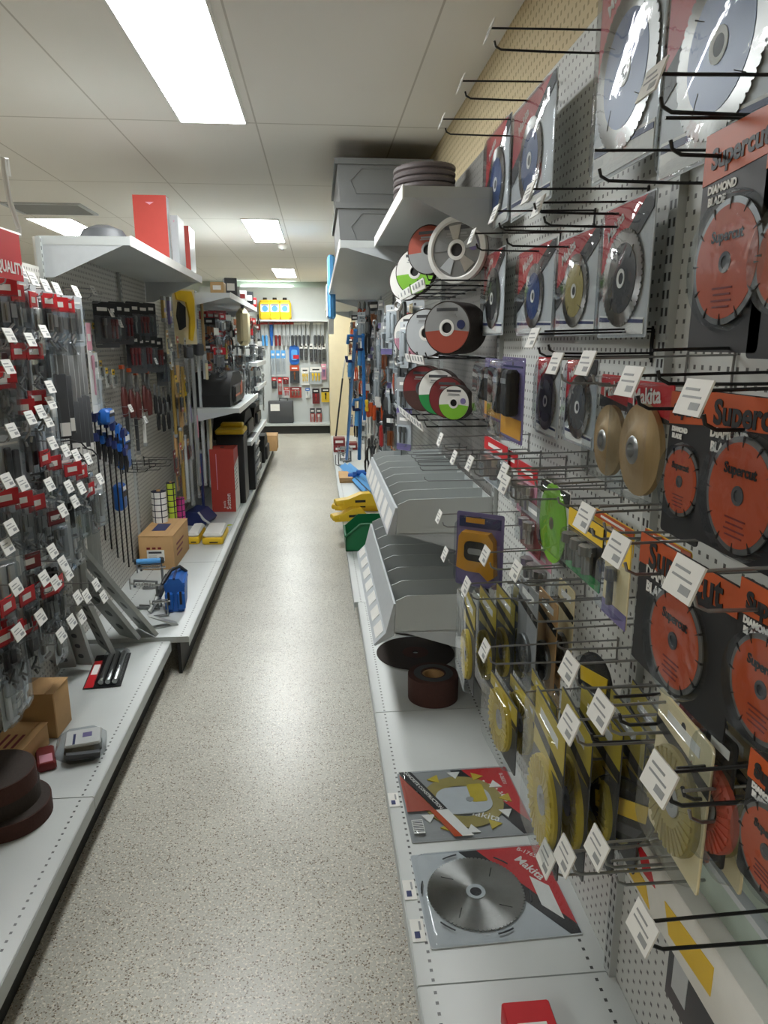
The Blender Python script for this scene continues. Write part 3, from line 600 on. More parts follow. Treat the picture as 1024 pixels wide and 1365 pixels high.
# ------------------------------------------------------------------ grey part trays
def tray(x0, y0, y1, z0, zf, zb, n, label, lip):
    t = T('parts_tray', (x0, y0, z0)); L = y1-y0; D = PR-.012-x0; th = .004
    b = MB(); b.box(0, D, 0, L, 0, th, M['grey']); b.box(D-th, D, 0, L, 0, zb-z0, M['grey']); b.build('tray_floor', t)
    b = MB(); b.prism([(-.03, 0), (0, 0), (.008, zf-z0), (-.0, zf-z0)], 0, L, M['lgrey'], 'y'); b.build('front_lip', t)
    for k in range(n+1):
        y = th/2+(L-th)*k/n; b = MB(); b.prism([(.003, th*.5), (.01, zf-z0+.012), (.05, zf-z0+.03), (D-.004, zb-z0+.01), (D-.004, th*.5)], y-th/2, y+th/2, M['grey'], 'y'); b.build('side_panel' if k in (0, n) else 'divider', t)
    b = MB(); b.prism([(.0, -.002), (.05, -.006), (D, -.11), (D, 0), (.0, 0)], .004, .008, M['lgrey'], 'y'); b.build('bracket', t); b = MB(); b.prism([(.0, -.002), (.05, -.006), (D, -.11), (D, 0), (.0, 0)], L-.008, L-.004, M['lgrey'], 'y'); b.build('bracket', t)
    for k in range(n):
        y = L*(k+.5)/n; b = MB(); a = math.atan2(zf-z0, .03)
        if lip: b.prism([(-.066, -.034), (-.0642, -.0325), (-.036, -.004), (-.0375, -.003)], y-L/n*.32, y+L/n*.32, M['white'], 'y')
        else: b.prism([(-.0275, .012), (-.0265, .010), (-.0075, (zf-z0)*.72), (-.0085, (zf-z0)*.75)], y-L/n*.34, y+L/n*.34, M['white'], 'y')
        b.build('label_card', t)
    if lip:
        b = MB(); b.prism([(-.075, -.045), (-.07, -.05), (0, -.012), (0, .0), (-.03, .0)], 0, L, M['lgrey'], 'y'); b.build('price_rail', t)
    return tag(t, label, 'parts tray')
tray(.265, 2.47, 3.66, .875, .975, 1.0, 7, 'upper empty grey tray with dividers sticking out over the aisle', False)
tray(.26, 2.47, 3.68, .495, .61, .63, 7, 'lower empty grey tray with dividers and a sloping price rail', True)

# ------------------------------------------------------------------ abrasive wheels on the base shelf
t = T('abrasive_roll', (.43, 2.575, .171)); b = MB(); b.lathe([(.1, 0), (.101, .1), (.096, .103), (.045, .103), (.045, .05), (.045, 0), (.1, 0)], M['abras2'], 48)
b.build('roll', t); b = MB(); b.lathe([(.05, .1032), (.075, .1034), (.078, .1032)], M['dgrey'], 40); b.lathe([(.044, 0), (.044, .098), (.036, .098), (.036, 0)], M['card'], 30); b.build('core', t)
tag(t, 'dark brown abrasive roll standing in front of the flat black disc', 'abrasive roll')
t = T('cutting_disc', (.415, 2.99, .171)); b = MB(); b.lathe([(.0125, 0), (.178, 0), (.178, .0035), (.0125, .0035), (.0125, 0)], M['abras'], 56); b.build('disc', t)
b = MB(); b.lathe([(.014, .004), (.06, .0042), (.06, .0036)], M['abras2'], 36); b.build('centre_label', t); tag(t, 'large flat black cutting disc under the lower grey tray', 'cutting disc')
t = T('cutting_disc', (.46, 3.2, .1755)); b = MB(); b.lathe([(.0125, 0), (.178, 0), (.178, .0035), (.0125, .0035), (.0125, 0)], M['abras'], 56); b.build('disc', t); t.location.z = .171; t.location.y = 3.36
tag(t, 'second flat black cutting disc deeper under the lower grey tray', 'cutting disc')
# ------------------------------------------------------------------ discs on wire racks
def wheel(px, py, Y, r, th, label, ring, low=None, hub='white', dot=None, body='abras', rim=None, yaw=-.65):
    p = onY(px, py, Y); t = T('cutting_disc', p, yaw)
    b = MB(); b.lathe([(.02, 0), (r, 0), (r, th), (.02, th), (.02, 0)], M[body], 44, 'y'); b.build('abrasive_body', t)
    b = MB(); R = r*.95
    if low:
        k = [(R*math.cos(a), R*math.sin(a)) for a in [PI+.15+(PI-.3)*i/20 for i in range(21)]]+[(r*.3*math.cos(a), r*.3*math.sin(a)) for a in [-.3-(PI-.6)*i/10 for i in range(11)]]; b.prism(k, -.0022, -.0012, M[low]); b.build('colour_print', t); b = MB()
    b.lathe([(r*.28, -.001), (R, -.001), (R, 0)], M[ring], 44, 'y'); b.build('printed_label', t)
    for u, v0, v1 in ((.45, .62, .74), (.35, .46, .53), (.4, .3+.1, .43)): b = MB(); b.box(-r*u, r*u, -.002, -.001, r*v0, r*v1, M['dgrey' if v0 > .6 else 'greyd']); b.build('print_line', t)
    b = MB(); b.lathe([(r*.2, -.001), (r*.22, -.004), (r*.32, -.003)], M[hub], 28, 'y'); b.build('hub_ring', t)
    b = MB(); b.lathe([(0, .004), (r*.22, .004)], M['black'], 20, 'y'); b.build('bore', t)
    if dot: b = MB(); b.prism(circ(r*.17, 18, r*.6, r*.12), -.0032, -.0012, M[dot]); b.build('round_emblem', t)
    if rim:
        b = MB(); b.lathe([(r*.84, -.003), (r*.9, -.008), (r*1.04, -.006), (r*1.05, .012), (r*.9, .012)], M[rim], 48, 'y'); b.build('rim', t)
        for k in range(5):
            a = 2*PI*k/5+.4; b = MB(); b.prism([(r*.34*math.cos(a-.3), r*.34*math.sin(a-.3)), (r*.78*math.cos(a-.28), r*.78*math.sin(a-.28)), (r*.78*math.cos(a+.28), r*.78*math.sin(a+.28)), (r*.34*math.cos(a+.3), r*.34*math.sin(a+.3))], -.004, -.0022, M[('lgrey', 'steel', 'dsteel')[k % 3]]); b.build('foil_facet', t)
    return tag(t, label, 'cutting disc', 'discs on the wire racks')
wheel(609, 333, 2.54, .106, .03, 'cutting disc with white rim and silvery face, nearest in the top wire rack', 'dsteel', None, 'white', 'purple', rim='white')
wheel(571, 333, 2.86, .092, .03, 'disc with a red upper label, second in the top wire rack', 'brick', 'greyd', 'greyd', 'navy')
wheel(553, 362, 3.05, .092, .02, 'white disc with green lower label in the top wire rack', 'white', 'lime', 'white')
wheel(541, 374, 3.25, .085, .02, 'plain white disc farthest in the top wire rack', 'white', None, 'white')
wheel(596, 437, 2.54, .091, .14, 'thick grey and red labelled disc nearest in the middle wire rack', 'greyd', 'brick', 'white', 'navy')
wheel(568, 444, 2.86, .094, .03, 'pale grey disc with red band, second in the middle wire rack', 'lgrey', 'lgrey', 'white')
wheel(549, 447, 3.1, .092, .03, 'white disc with red marks farthest in the middle wire rack', 'white', 'pink', 'white')
wheel(605, 537, 2.48, .061, .04, 'small white and green disc nearest in the lowest wire rack', 'white', 'lime', 'white', 'purple')
wheel(596, 530, 2.62, .076, .03, 'brown disc between two white ones in the lowest wire rack', 'dred', None, 'dgrey', body='abras2')
wheel(584, 523, 2.76, .09, .03, 'white disc with green stripes in the lowest wire rack', 'white', 'green', 'white')
wheel(563, 518, 3.0, .095, .05, 'brown disc behind the white ones in the lowest wire rack', 'dred', 'abras2', 'dgrey', body='abras2')
for i, (z, nm) in enumerate(((1.758, 'top'), (1.50, 'middle'), (1.265, 'lowest'))):
    t = T('wire_rack', (PR, 2.9, z)); b = MB()
    for y in (-.42, -.2, .02, .24, .46, .6):
        b.tube([(0, y, 0), (-.26, y, -.0), (-.268, y, .02)], .003, M['wire'], 6)
    for x in (-.02, -.12, -.22): b.tube([(x, -.42, .002), (x, .6, .002)], .003, M['wire'], 6)
    b.build('wire_frame', t)
    for k, (a, c) in enumerate(((-.40, -.06), (-.02, .5))):
        b = MB(); b.prism([(-.268, -.022), (-.264, -.024), (-.272, .008), (-.276, .010)], a, c, M['white'], 'y')
        for q in range(4): yy = a+.02+q*(c-a-.03)/4; b.prism([(-.2765, .004), (-.2755, .004), (-.2715, -.012), (-.2725, -.012)], yy, yy+.03, M['greyd'], 'y')
        b.build('price_strip', t)
    tag(t, '%s black wire rack holding cutting discs on the right' % nm, 'wire rack')
# hose coil and crates on the top shelves
t = T('hose_coil', (.46, 3.2, 2.05)); b = MB(); pts = []; rad = []
for i in range(8*72+1): a = 2*PI*i/72; pts.append((.118*math.cos(a), .118*math.sin(a), .014+.0245*i/72)); rad.append(.0125+.0015*(i % 2))
b.tube(pts, rad, M['hose'], 8); b.build('coiled_hose', t); b = MB(); b.lathe([(.07, .002), (.075, .01), (.075, .21), (.07, .215)], M['dred'], 24); b.build('inner_band', t)
tag(t, 'ribbed grey hose coil on the nearer right top shelf', 'hose coil')
def crate(y, z, dx, h, label):
    t = T('storage_crate', (.12, y, z)); b = MB(); W, L = .5, 1.0
    b.prism([(.012, 0), (W-.012, 0), (W, h), (0, h)], 0, L, M['crate'], 'y'); b.build('crate_body', t)
    b = MB(); b.box(-.012, W+.012, -.012, L+.012, h-.03, h, M['crate']); b.build('rim', t)
    b = MB(); q = [(.1, h*.22), (W-.1, h*.22), (W-.07, h*.5), (W-.13, h*.78), (.13, h*.78), (.07, h*.5)]
    b.tube([(u, -.001, v) for u, v in q], 0.004, M['crate'], 6, True); b.build('recess_frame', t)
    return tag(t, label, 'storage crate')
crate(4.05, 2.04, 0, .24, 'lower big grey crate on the long right top shelf'); crate(4.07, 2.281, 0, .22, 'upper big grey crate reaching the ceiling on the right')
t = T('hanging_packet', (.135, 7.2, 2.0)); b = MB(); b.bbox(-.03, .04, -.18, .18, -.22, .36, M['lblue'], .02); b.build('blue_pouch', t); b = MB(); b.bbox(-.045, -.03, -.12, .15, -.2, .1, M['white'], .006); b.prism([(-.14, -.22), (.14, -.22), (.05, -.36), (-.05, -.36)], -.03, .02, M['white'], 'x'); b.build('white_label', t)
tag(t, 'light blue and white packet hanging off the far right top shelf', 'packet')

# ------------------------------------------------------------------ lower right corner: stones, card, red box
def stone(x, y0, y1, z0, z1, label):
    t = T('sharpening_stone', (x, y0, z0)); L = y1-y0; b = MB(); b.bbox(0, .10, 0, L, 0, z1-z0-.012, M['stone'], .006); b.build('stone', t)
    b = MB(); b.box(-.003, .103, -.001, L+.002, z1-z0-.012, z1-z0-.002, M['lgrey']); b.build('paper_sleeve', t); return tag(t, label, 'sharpening stone', 'sharpening stones')
stone(.52, .44, .955, .795, .865, 'long pale green stone block, middle of three piled in the lower right corner')
stone(.525, .44, .93, .866, .93, 'long pale green stone block, topmost of three in the lower right corner')
stone(.515, .44, .90, .931, .975, 'thin pale green stone slab lying over the stone blocks, lower right corner')
t = T('boxed_stone', (.49, .44, .695)); b = MB(); b.bbox(0, .13, 0, .54, 0, .099, M['white'], .003); b.build('carton', t)
b = MB(); b.prism([(.50, .085), (.46, .085), (.43, .055), (.47, .05)], -.001, 0, M['red'], 'x'); b.prism([(.40, .06), (.27, .075), (.27, .03), (.38, .02)], -.001, 0, M['yellow'], 'x'); b.prism([(.53, .04), (.46, .04), (.44, .008), (.52, .012)], -.001, 0, M['yellow'], 'x'); b.build('printed_marks', t)
tag(t, 'white carton with red and yellow marks under the pale stone blocks', 'box')
t = T('boxed_stone', (.515, .44, .57)); b = MB(); b.bbox(0, .11, 0, .42, 0, .122, M['dgrey'], .003); b.build('carton', t); b = MB(); b.box(-.001, 0, .36, .4, .03, .09, M['lgrey']); b.build('label', t); tag(t, 'dark grey carton under the white carton, lower right', 'box')
t = T('product_box', (.40, 1.12, .1715)); b = MB(); b.bbox(-.05, .05, -.14, .05, 0, .05, M['red'], .003); b.build('carton', t); b = MB(); b.box(-.03, .03, -.1, .0, .05, .0506, M['white']); b.build('label', t); tag(t, 'red box cut off by the bottom edge on the right base shelf', 'box')
# ------------------------------------------------------------------ left wall: kinds of goods
def red_bag(w=.075, h=.2, c='red', item='dsteel'):
    t = T('bagged_fittings'); b = MB(); b.box(-w/2, w/2, -.004, 0, -.05, 0, M[c]); b.box(-w*.34, w*.2, -.005, -.004, -.034, -.016, M['white']); b.build('header_card', t)
    b = MB(); hw = w*.3
    b.box(-hw, hw*.1, -.008, -.005, -h*.62, -.065, M[item]); b.box(hw*.2, hw, -.011, -.007, -h*.55, -.07, M[item])
    for k in range(4): b.tube([(random.uniform(-hw, hw), -.009, -h+.015+.012*k), (random.uniform(-hw, hw), -.008, -h+.03+.014*k)], .004, M[item], 6)
    b.tube([(-hw*.5, -.011, -.07), (-hw*.5, -.012, -h*.6)], .004, M[item], 6); b.build('fittings', t)
    b = MB(); b.bbox(-w/2+.002, w/2-.002, -.017, -.001, -h, -.046, M['bag'], .007); b.build('clear_bag', t); return t
def bracket(L=.34, w=.05):
    t = T('steel_bracket'); b = MB(); b.prism([(-w/2, 0), (w/2, 0), (w/2, -.02), (w/2-.003, -.02), (w/2-.003, -.003), (-w/2+.003, -.003), (-w/2+.003, -.02), (-w/2, -.02)], -L, 0, M['galv'], 'z'); b.build('channel', t)
    b = MB()
    for k in range(6): b.prism(rr(w*.25, L*.06, w*.1, 3, 0, -L*(.12+.15*k)), -.0008, .0002, M['dgrey'])
    b.build('slot', t)
    b = MB(); b.box(-w*.5, w*.5, -.022, -.0195, -.05, -.01, M['red']); b.build('header_label', t); return t
def pliers(hc='dred', tip=None):
    t = T('pliers'); b = MB()
    for s in (-1, 1): b.prism([(0, -.06), (s*.012, -.05), (s*.014, -.02), (s*.004, 0), (0, -.002)], -.012, -.002, M['dsteel'])
    b.lathe([(.012, -.014), (.012, 0)], M['dsteel'], 16, 'y', (0, 0, -.058)); b.build('jaws', t)
    for s in (-1, 1): b = MB(); b.tube([(s*.004, -.007, -.06), (s*.018, -.007, -.09), (s*.02, -.007, -.13), (s*.014, -.007, -.17)], [.005, .0075, .008, .006], M[hc], 8); b.build('handle', t)
    if tip: b = MB(); b.box(-.016, .016, -.012, .0, .0, .014, M[tip]); b.build('hang_card', t)
    return t
def driver(hc='orange'):
    t = T('screwdriver'); b = MB(); b.lathe([(0, 0), (.012, -.003), (.014, -.03), (.011, -.06), (.014, -.09), (.009, -.1), (0, -.1)], M[hc], 12, 'z'); b.build('handle', t)
    b = MB(); b.tube([(0, 0, -.1), (0, 0, -.22)], .0035, M['steel'], 6); b.build('shaft', t); return t
def spanner():
    t = T('combination_spanner'); b = MB(); b.tube([(0, -.005, -.03), (0, -.005, -.2)], .007, M['steel'], 6); b.build('shank', t)
    b = MB(); b.tube([(.016*math.cos(a), -.005, -.018+.016*math.sin(a)) for a in [2*PI*i/14 for i in range(14)]], .006, M['steel'], 6, True); b.build('ring_end', t)
    b = MB(); b.tube([(.015*math.cos(a), -.005, -.215+.015*math.sin(a)) for a in [-1.1-PI*1.3*i/10+.0 for i in range(11)]], .006, M['steel'], 6); b.build('open_end', t); return t
def long_bar(L, w, c, c2=None, cap='greyd', kind='level_bar'):
    t = T(kind); b = MB(); b.bbox(-w/2, w/2, -.022, -.002, -L+.02, -.02, M[c], .004); b.build('bar', t)
    b = MB(); b.bbox(-w/2-.001, w/2+.001, -.024, 0, -.025, 0, M[cap], .003); b.build('end_cap', t); b = MB(); b.bbox(-w/2-.001, w/2+.001, -.024, 0, -L, -L+.025, M[cap], .003); b.build('end_cap', t)
    if c2: b = MB(); b.box(-w*.4, w*.4, -.0235, -.0215, -L*.62, -L*.45, M[c2]); b.build('print', t); b = MB(); b.box(-w*.3, w*.3, -.0235, -.0215, -L*.9, -L*.85, M[c2]); b.build('print', t)
    return t
def strip(L1, L2, w=.042):
    t = T('door_seal_strip'); b = MB(); b.bbox(-w/2, w/2, -.012, 0, -L1, 0, M['greyd'], .003); b.tube([(-w*.2, -.013, 0), (-w*.2, -.013, -L1)], .003, M['lgrey'], 5); b.build('aluminium_strip', t)
    b = MB(); b.bbox(-w/2-.002, w/2+.002, -.014, 0, -L1-L2, -L1+.002, M['dgrey'], .003); b.build('dark_sleeve', t)
    b = MB(); b.box(-w*.45, w*.45, -.0155, -.0138, -L1-L2+.01, -L1-L2+.06, M['white']); b.build('label', t); return t
def f_clamp(L, bar='wire', head='blue', hc='black'):
    t = T('bar_clamp'); b = MB(); b.box(-.006, .006, -.012, -.006, -L, 0, M[bar]); b.build('bar', t)
    b = MB(); b.prism([(-.01, -.01), (.02, -.005), (.075, -.02), (.08, -.05), (.06, -.05), (.055, -.035), (.02, -.04), (-.012, -.05)], -.02, .001, M[head]); b.build('fixed_jaw', t)
    b = MB(); b.prism([(-.014, -.14), (.02, -.14), (.078, -.115), (.08, -.095), (.06, -.1), (.018, -.115), (-.014, -.1)], -.02, .001, M[head]); b.build('sliding_jaw', t)
    b = MB(); b.tube([(.02, -.01, -.14), (.028, -.012, -.18), (.02, -.01, -.23)], [.01, .013, .009], M[hc], 8); b.build('handle', t); return t
def bundle_pack(w, h, c, c2): return small_pack(w, h, c, c2, 'dsteel')
def put(o, px, py, X, rot, label, cat, group=None, yaw=0, s=1, tilt=0):
    p = onX(px, py, X); o.location = p; o.rotation_euler = (0, tilt, rot+yaw)
    if s != 1: o.scale = (s, s, s)
    return tag(o, label, cat, group)

def clear_pack(c, w=.085, h=.19):
    t = T('blister_hardware'); card_mb(w, h, M['lgrey']).build('backing_card', t); b = MB()
    b.bbox(-w*.3, -w*.02, -.014, -.003, -h*.85, -h*.2, M[c], .003); b.bbox(w*.04, w*.3, -.016, -.003, -h*.75, -h*.25, M[c], .003); b.tube([(-w*.25, -.016, -h*.9), (w*.25, -.016, -h*.9)], .005, M[c], 6); b.build('hardware', t)
    b = MB(); b.box(-w*.4, w*.4, -.003, -.0018, -h*.16, -.024, M['white']); b.build('print', t); shell(w, h*.8, .02, t, cz=-h*.58, inset=.005, rad=.012); return t
# ------------------------------------------------------------------ near left bay, row by row: hooks with white tags, red headed bags
ROWS = [
 ('top', 'under the red sign', [(8, 362), (24, 361), (40, 371), (57, 380), (72, 384), (98, 388)], [(5, 375), (21, 383), (42, 393), (64, 395), (77, 400), (90, 402)], 'red', 'steel', .2),
 ('second', 'left of the long grey strips', [(55, 441), (36, 452), (8, 446)], [(4, 492), (22, 461), (44, 462)], 'red', 'dsteel', .16),
 ('third', 'left of the dark strip ends', [(63, 515), (64, 536), (6, 488), (50, 548), (60, 560), (36, 556)], [(48, 524), (30, 536), (5, 500)], 'red', 'steel', .16),
 ('fourth', 'beside the black wires', [(66, 590), (84, 600), (98, 606), (114, 611), (12, 573)], [(58, 604), (70, 612), (96, 620), (107, 625)], 'red', 'steel', .18),
 ('fifth', 'left of the blue clamp heads', [(5, 640), (26, 644), (62, 645), (88, 648), (105, 650), (130, 638)], [(7, 656), (28, 660), (47, 664), (119, 648)], 'red', 'dsteel', .2),
 ('sixth', 'above the leaning steel channel', [(96, 668), (80, 680), (10, 702), (5, 728), (66, 734)], [(73, 684), (38, 742)], 'dred', 'dsteel', .17),
 ('seventh', 'in front of the leaning steel channel', [(80, 750), (87, 764), (55, 770), (70, 776), (17, 782), (125, 779), (135, 795), (100, 796), (112, 794)], [(34, 788), (64, 780), (78, 772), (8, 800)], 'red', 'dsteel', .2),
 ('eighth', 'over the small cardboard boxes', [(50, 822), (20, 842), (78, 846), (105, 822), (92, 828)], [(36, 828), (18, 834), (5, 842)], 'red', 'black', .2)]
for rn, (row, where, tags, reds, c, item, hh) in enumerate(ROWS):
    for i, (x, y) in enumerate(sorted(tags)): hook(x, y, -.88, 'white tagged hook, %s along the %s left row, %s' % (ORD[i], row, where), 'zinc', True, PL, LEFT, 'tagged hooks on the near left bay', dz=-.035)
    for i, (x, y) in enumerate(sorted(tags)):
        if rn >= 6 and (x > 60 or rn == 7): continue
        c2 = ('lgrey', 'steel', 'white', 'black')[(i+rn) % 4]
        put(inst(('cp', c2), clear_pack, c2), x-3, y+6, -.94, LEFT, 'clear hardware pack under the %s white tag along the %s left row' % (ORD[i], row), 'hardware pack', 'clear hardware packs on the near left bay', random.uniform(-.8, .1))
    for i, (x, y) in enumerate(sorted(reds)):
        for k in range(2 if rn % 2 else 3):
            o = inst(('redbag', c, item, hh), red_bag, .075, hh, c, item)
            put(o, x, y-4, -.905, LEFT, '%s headed fittings bag, %s on its hook, %s along the %s left row' % ('dark red' if c == 'dred' else 'red', ORD[k], ORD[i], row), 'bagged fittings', 'red headed bags on the near left bay', random.uniform(-.6, .1))
            o.location.x -= .05*k
GREY = [(8, 405, 'steel'), (14, 415, 'lgrey'), (30, 420, 'black'), (38, 425, 'dsteel'), (50, 425, 'greyd'), (12, 510, 'lgrey'), (30, 490, 'dsteel'), (52, 480, 'lgrey'), (10, 540, 'greyd'), (35, 575, 'black'), (62, 560, 'lgrey'), (70, 630, 'dsteel'), (88, 640, 'black'), (20, 690, 'lgrey'), (42, 690, 'greyd'), (60, 690, 'black'), (98, 690, 'greyd'), (85, 700, 'lgrey'), (30, 740, 'dsteel'), (10, 770, 'lgrey'), (50, 810, 'black'), (72, 815, 'dsteel'), (8, 858, 'black'), (4, 890, 'lgrey'), (14, 875, 'white'), (22, 868, 'lgrey')]
NM = {'steel': 'bright steel', 'lgrey': 'pale grey', 'black': 'black', 'dsteel': 'dull steel', 'white': 'white', 'greyd': 'mid grey'}
gc = {}
for i, (x, y, c) in enumerate(sorted(GREY, key=lambda g: g[1])):
    k = gc[c] = gc.get(c, -1)+1
    put(inst(('cp', c), clear_pack, c), x, y, -.95, LEFT, 'clear pack of %s hardware, %s from the top, near left bay' % (NM[c], ORD[k]), 'hardware pack', 'clear hardware packs on the near left bay', random.uniform(-.2, .2))
for i, (x0, y) in enumerate(((8, 588), (5, 602), (12, 612), (25, 598))):
    p = onX(x0+60, y, -1.0); t = T('bent_wire_hanger', p, LEFT); b = MB(); b.tube([(-.2, 0, -.01), (-.05, -.02, 0), (.06, -.05, -.005), (.09, -.08, -.02), (.08, -.1, -.04)], .003, M['wire'], 6); b.build('wire', t)
    b = MB(); b.tube([(-.2, 0, -.03), (.07, -.05, -.02)], .002, M['wire'], 5); b.build('brace', t); tag(t, 'bare black wire hanger, %s of those by the white tags at the left edge' % ORD[i], 'wire hanger', 'bare wire hangers')
# long strips, card, small yellow packs
for i, (x, y, L1, L2) in enumerate(((69, 414, .23, .24), (76, 414, .24, .22), (83, 416, .34, .22), (89, 416, .33, .24), (95, 418, .32, .27), (100, 418, .33, .25))):
    put(strip(L1, L2), x, y, -.97, LEFT, 'long grey strip with dark lower sleeve, %s from the front of the bunch' % ORD[i], 'door seal strip', 'grey door strips', -.85)
t = small_pack(.07, .40, 'pink', 'white', 'pink', kind='long_carded_pack'); put(t, 116, 430, -1.02, LEFT, 'long pink and white card hanging right of the grey strips', 'carded pack')
t = small_pack(.06, .34, 'white', 'white', 'lgrey', kind='long_carded_pack'); put(t, 126, 470, -1.04, LEFT, 'long white card hanging just behind the pink one', 'carded pack')
for i, (x, y) in enumerate(((109, 425), (116, 436), (124, 430), (132, 428), (124, 468), (133, 480), (141, 490), (150, 492), (140, 430), (148, 440))):
    put(inst('ysm', small_pack, .05, .1, 'yellow', 'white', 'dsteel', None, 'yellow_topped_pack'), x, y, -1.09, LEFT, 'small yellow topped pack, %s from the front behind the pink card' % ORD[i], 'carded pack', 'small yellow topped packs')
# blue clamps with black bars
for i, (x, y, L) in enumerate(((122, 562, .62), (130, 566, .66), (138, 570, .7), (146, 574, .72), (153, 578, .74), (160, 584, .7))):
    put(inst(('fc', L), f_clamp, L, 'wire', 'navy' if i < 4 and i != 1 else 'blue'), x, y-14, -1.05+.012*i, LEFT, 'bar clamp with %s jaws and long black bar, %s from the front' % ('navy' if i < 4 and i != 1 else 'blue', ORD[i]), 'bar clamp', 'blue bar clamps on the left', .1)
def blue_case(w, h):
    t = T('clamp_head_pack'); b = MB(); b.bbox(-w/2, w/2, -.05, 0, -h, 0, M['blue'], .012); b.build('body', t); b = MB(); b.box(-w*.4, w*.4, -.052, -.05, -h*.5, -h*.3, M['black']); b.box(-w*.3, w*.3, -.053, -.05, -h*.25, -h*.1, M['white']); b.build('print', t); return t
put(blue_case(.12, .2), 156, 575, -1.08, LEFT, 'bright blue tool body above the black clamp bars', 'tool')
put(blue_case(.1, .07), 134, 545, -1.02, LEFT, 'navy and blue pack over the clamp jaws', 'tool')
put(blue_case(.1, .14), 152, 645, -1.1, LEFT, 'small blue card hanging between the black clamp bars', 'tool')
# red handled snips, rods, dark packs
for i, (x, y) in enumerate(((160, 492), (170, 496), (179, 500), (188, 492), (194, 498))):
    put(inst(('pl', 'maroon'), pliers, 'maroon', 'orange'), x, y, -1.07, LEFT, 'snips with dark red handles and an orange tip, %s from the front' % ORD[i], 'snips', 'red handled snips', s=1.5)
for i, (x, y, L, c) in enumerate(((165, 538, .26, 'dgrey'), (177, 540, .3, 'dgrey'), (187, 536, .28, 'white'))):
    put(long_bar(L, .018, c, None, 'greyd', 'saw_rod'), x, y, -1.12, LEFT, ('thin dark rod below the red handled snips, nearest', 'thin dark rod below the snips, beside a white one', 'thin white rod below the red handled snips')[i], 'rod')
DK = [(134, 402), (144, 404), (154, 402), (165, 404), (176, 402), (188, 404), (198, 404), (176, 445), (184, 447), (192, 446), (200, 448), (208, 450), (214, 470)]
for i, (x, y) in enumerate(DK):
    put(inst('dk%d' % (i % 2), small_pack, .075, .15, 'black', 'dgrey', 'dred' if i % 2 else 'dsteel', None, 'dark_carded_tool'), x, y, -1.04, LEFT, 'dark carded tool, %s from the front, %s' % (ORD[i if i < 7 else i-7], 'under the broad top shelf' if i < 7 else 'in the row over the red handled snips'), 'carded tool', 'dark carded tools on the left', -.5, 1.45)
for i, (x, y) in enumerate(((204, 512), (210, 514), (216, 516), (222, 512), (208, 535), (215, 538), (222, 536))):
    put(inst('dkg', pliers, 'rubber'), x, y, -1.06, LEFT, 'black handled pliers, %s from the front in the row beside yellow bars' % ORD[i], 'pliers', 'black handled pliers', s=1.1)
# end of that bay: yellow goods, levels, cards
def saw_frame():
    t = T('hacksaw_pack'); b = MB(); b.prism([(-.05, 0), (.06, 0), (.075, -.05), (.07, -.2), (.05, -.28), (.03, -.27), (.04, -.15), (.02, -.06), (-.04, -.05)], -.02, -.004, M['yellow']); b.build('yellow_frame', t)
    b = MB(); b.prism([(-.03, -.06), (.01, -.09), (.005, -.2), (-.03, -.22), (-.045, -.14)], -.024, -.002, M['black']); b.build('black_grip', t)
    b = MB(); b.box(-.06, .09, -.003, 0, -.3, .01, M['cream']); b.build('backing_card', t); return t
put(saw_frame(), 241, 388, -.98, LEFT, 'yellow and black saw hanging just under the end of the broad top shelf', 'saw', yaw=-.8, s=1.25)
for i, (x, y, X, L, w, c, c2) in enumerate(((214, 395, -1.0, .16, .05, 'gold', 'purple'), (222, 396, -1.0, .2, .05, 'purple', 'cream'), (257, 388, -.96, .46, .05, 'lgrey', 'teal'), (266, 392, -.93, 1.55, .035, 'wood', None), (226, 478, -1.03, .55, .04, 'gold', 'black'), (234, 482, -1.0, .62, .04, 'wood', 'black'),
        (240, 484, -1.0, .45, .035, 'gold', 'black'), (246, 478, -.98, .75, .05, 'greyd', 'purple'), (254, 474, -.96, 1.0, .06, 'greyd', 'pink'), (262, 470, -.94, 1.05, .05, 'lgrey', None), (270, 468, -.92, 1.1, .09, 'lgrey', None), (231, 575, -1.04, .42, .035, 'card', None), (238, 570, -1.0, .55, .03, 'gold', None), (244, 580, -1.0, .5, .04, 'lgrey', None), (251, 600, -.98, .42, .04, 'greyd', None), (258, 560, -.98, .62, .04, 'white', 'navy'), (265, 600, -.95, .5, .04, 'navy', None), (273, 480, -.9, .9, .03, 'cream', None))):
    put(long_bar(L, w, c, c2), x, y, X, LEFT, ('short tan bar left of the yellow saw', 'short purple bar left of the yellow saw', 'pale bar with blue print right of the yellow saw', 'very long tan wooden bar at the end of the broad top shelf', 'gold and black level hanging nearest in the bunch of long bars', 'wooden bar with black print behind the gold level', 'shorter gold level in the bunch of long bars', 'grey bar with purple print in the bunch of long bars', 'grey bar with pink print in the bunch of long bars', 'narrow pale grey bar beside the widest grey bar', 'widest pale grey bar by the end of the bunch', 'cardboard brown bar standing behind the checked rolls', 'thin tan bar behind the magenta roll', 'pale bar standing behind the blue bag', 'mid grey bar standing behind the blue bag', 'white bar with navy print among the standing bars', 'navy bar beside the red tall box', 'long cream bar closest to the black tool bag')[i], 'bar')
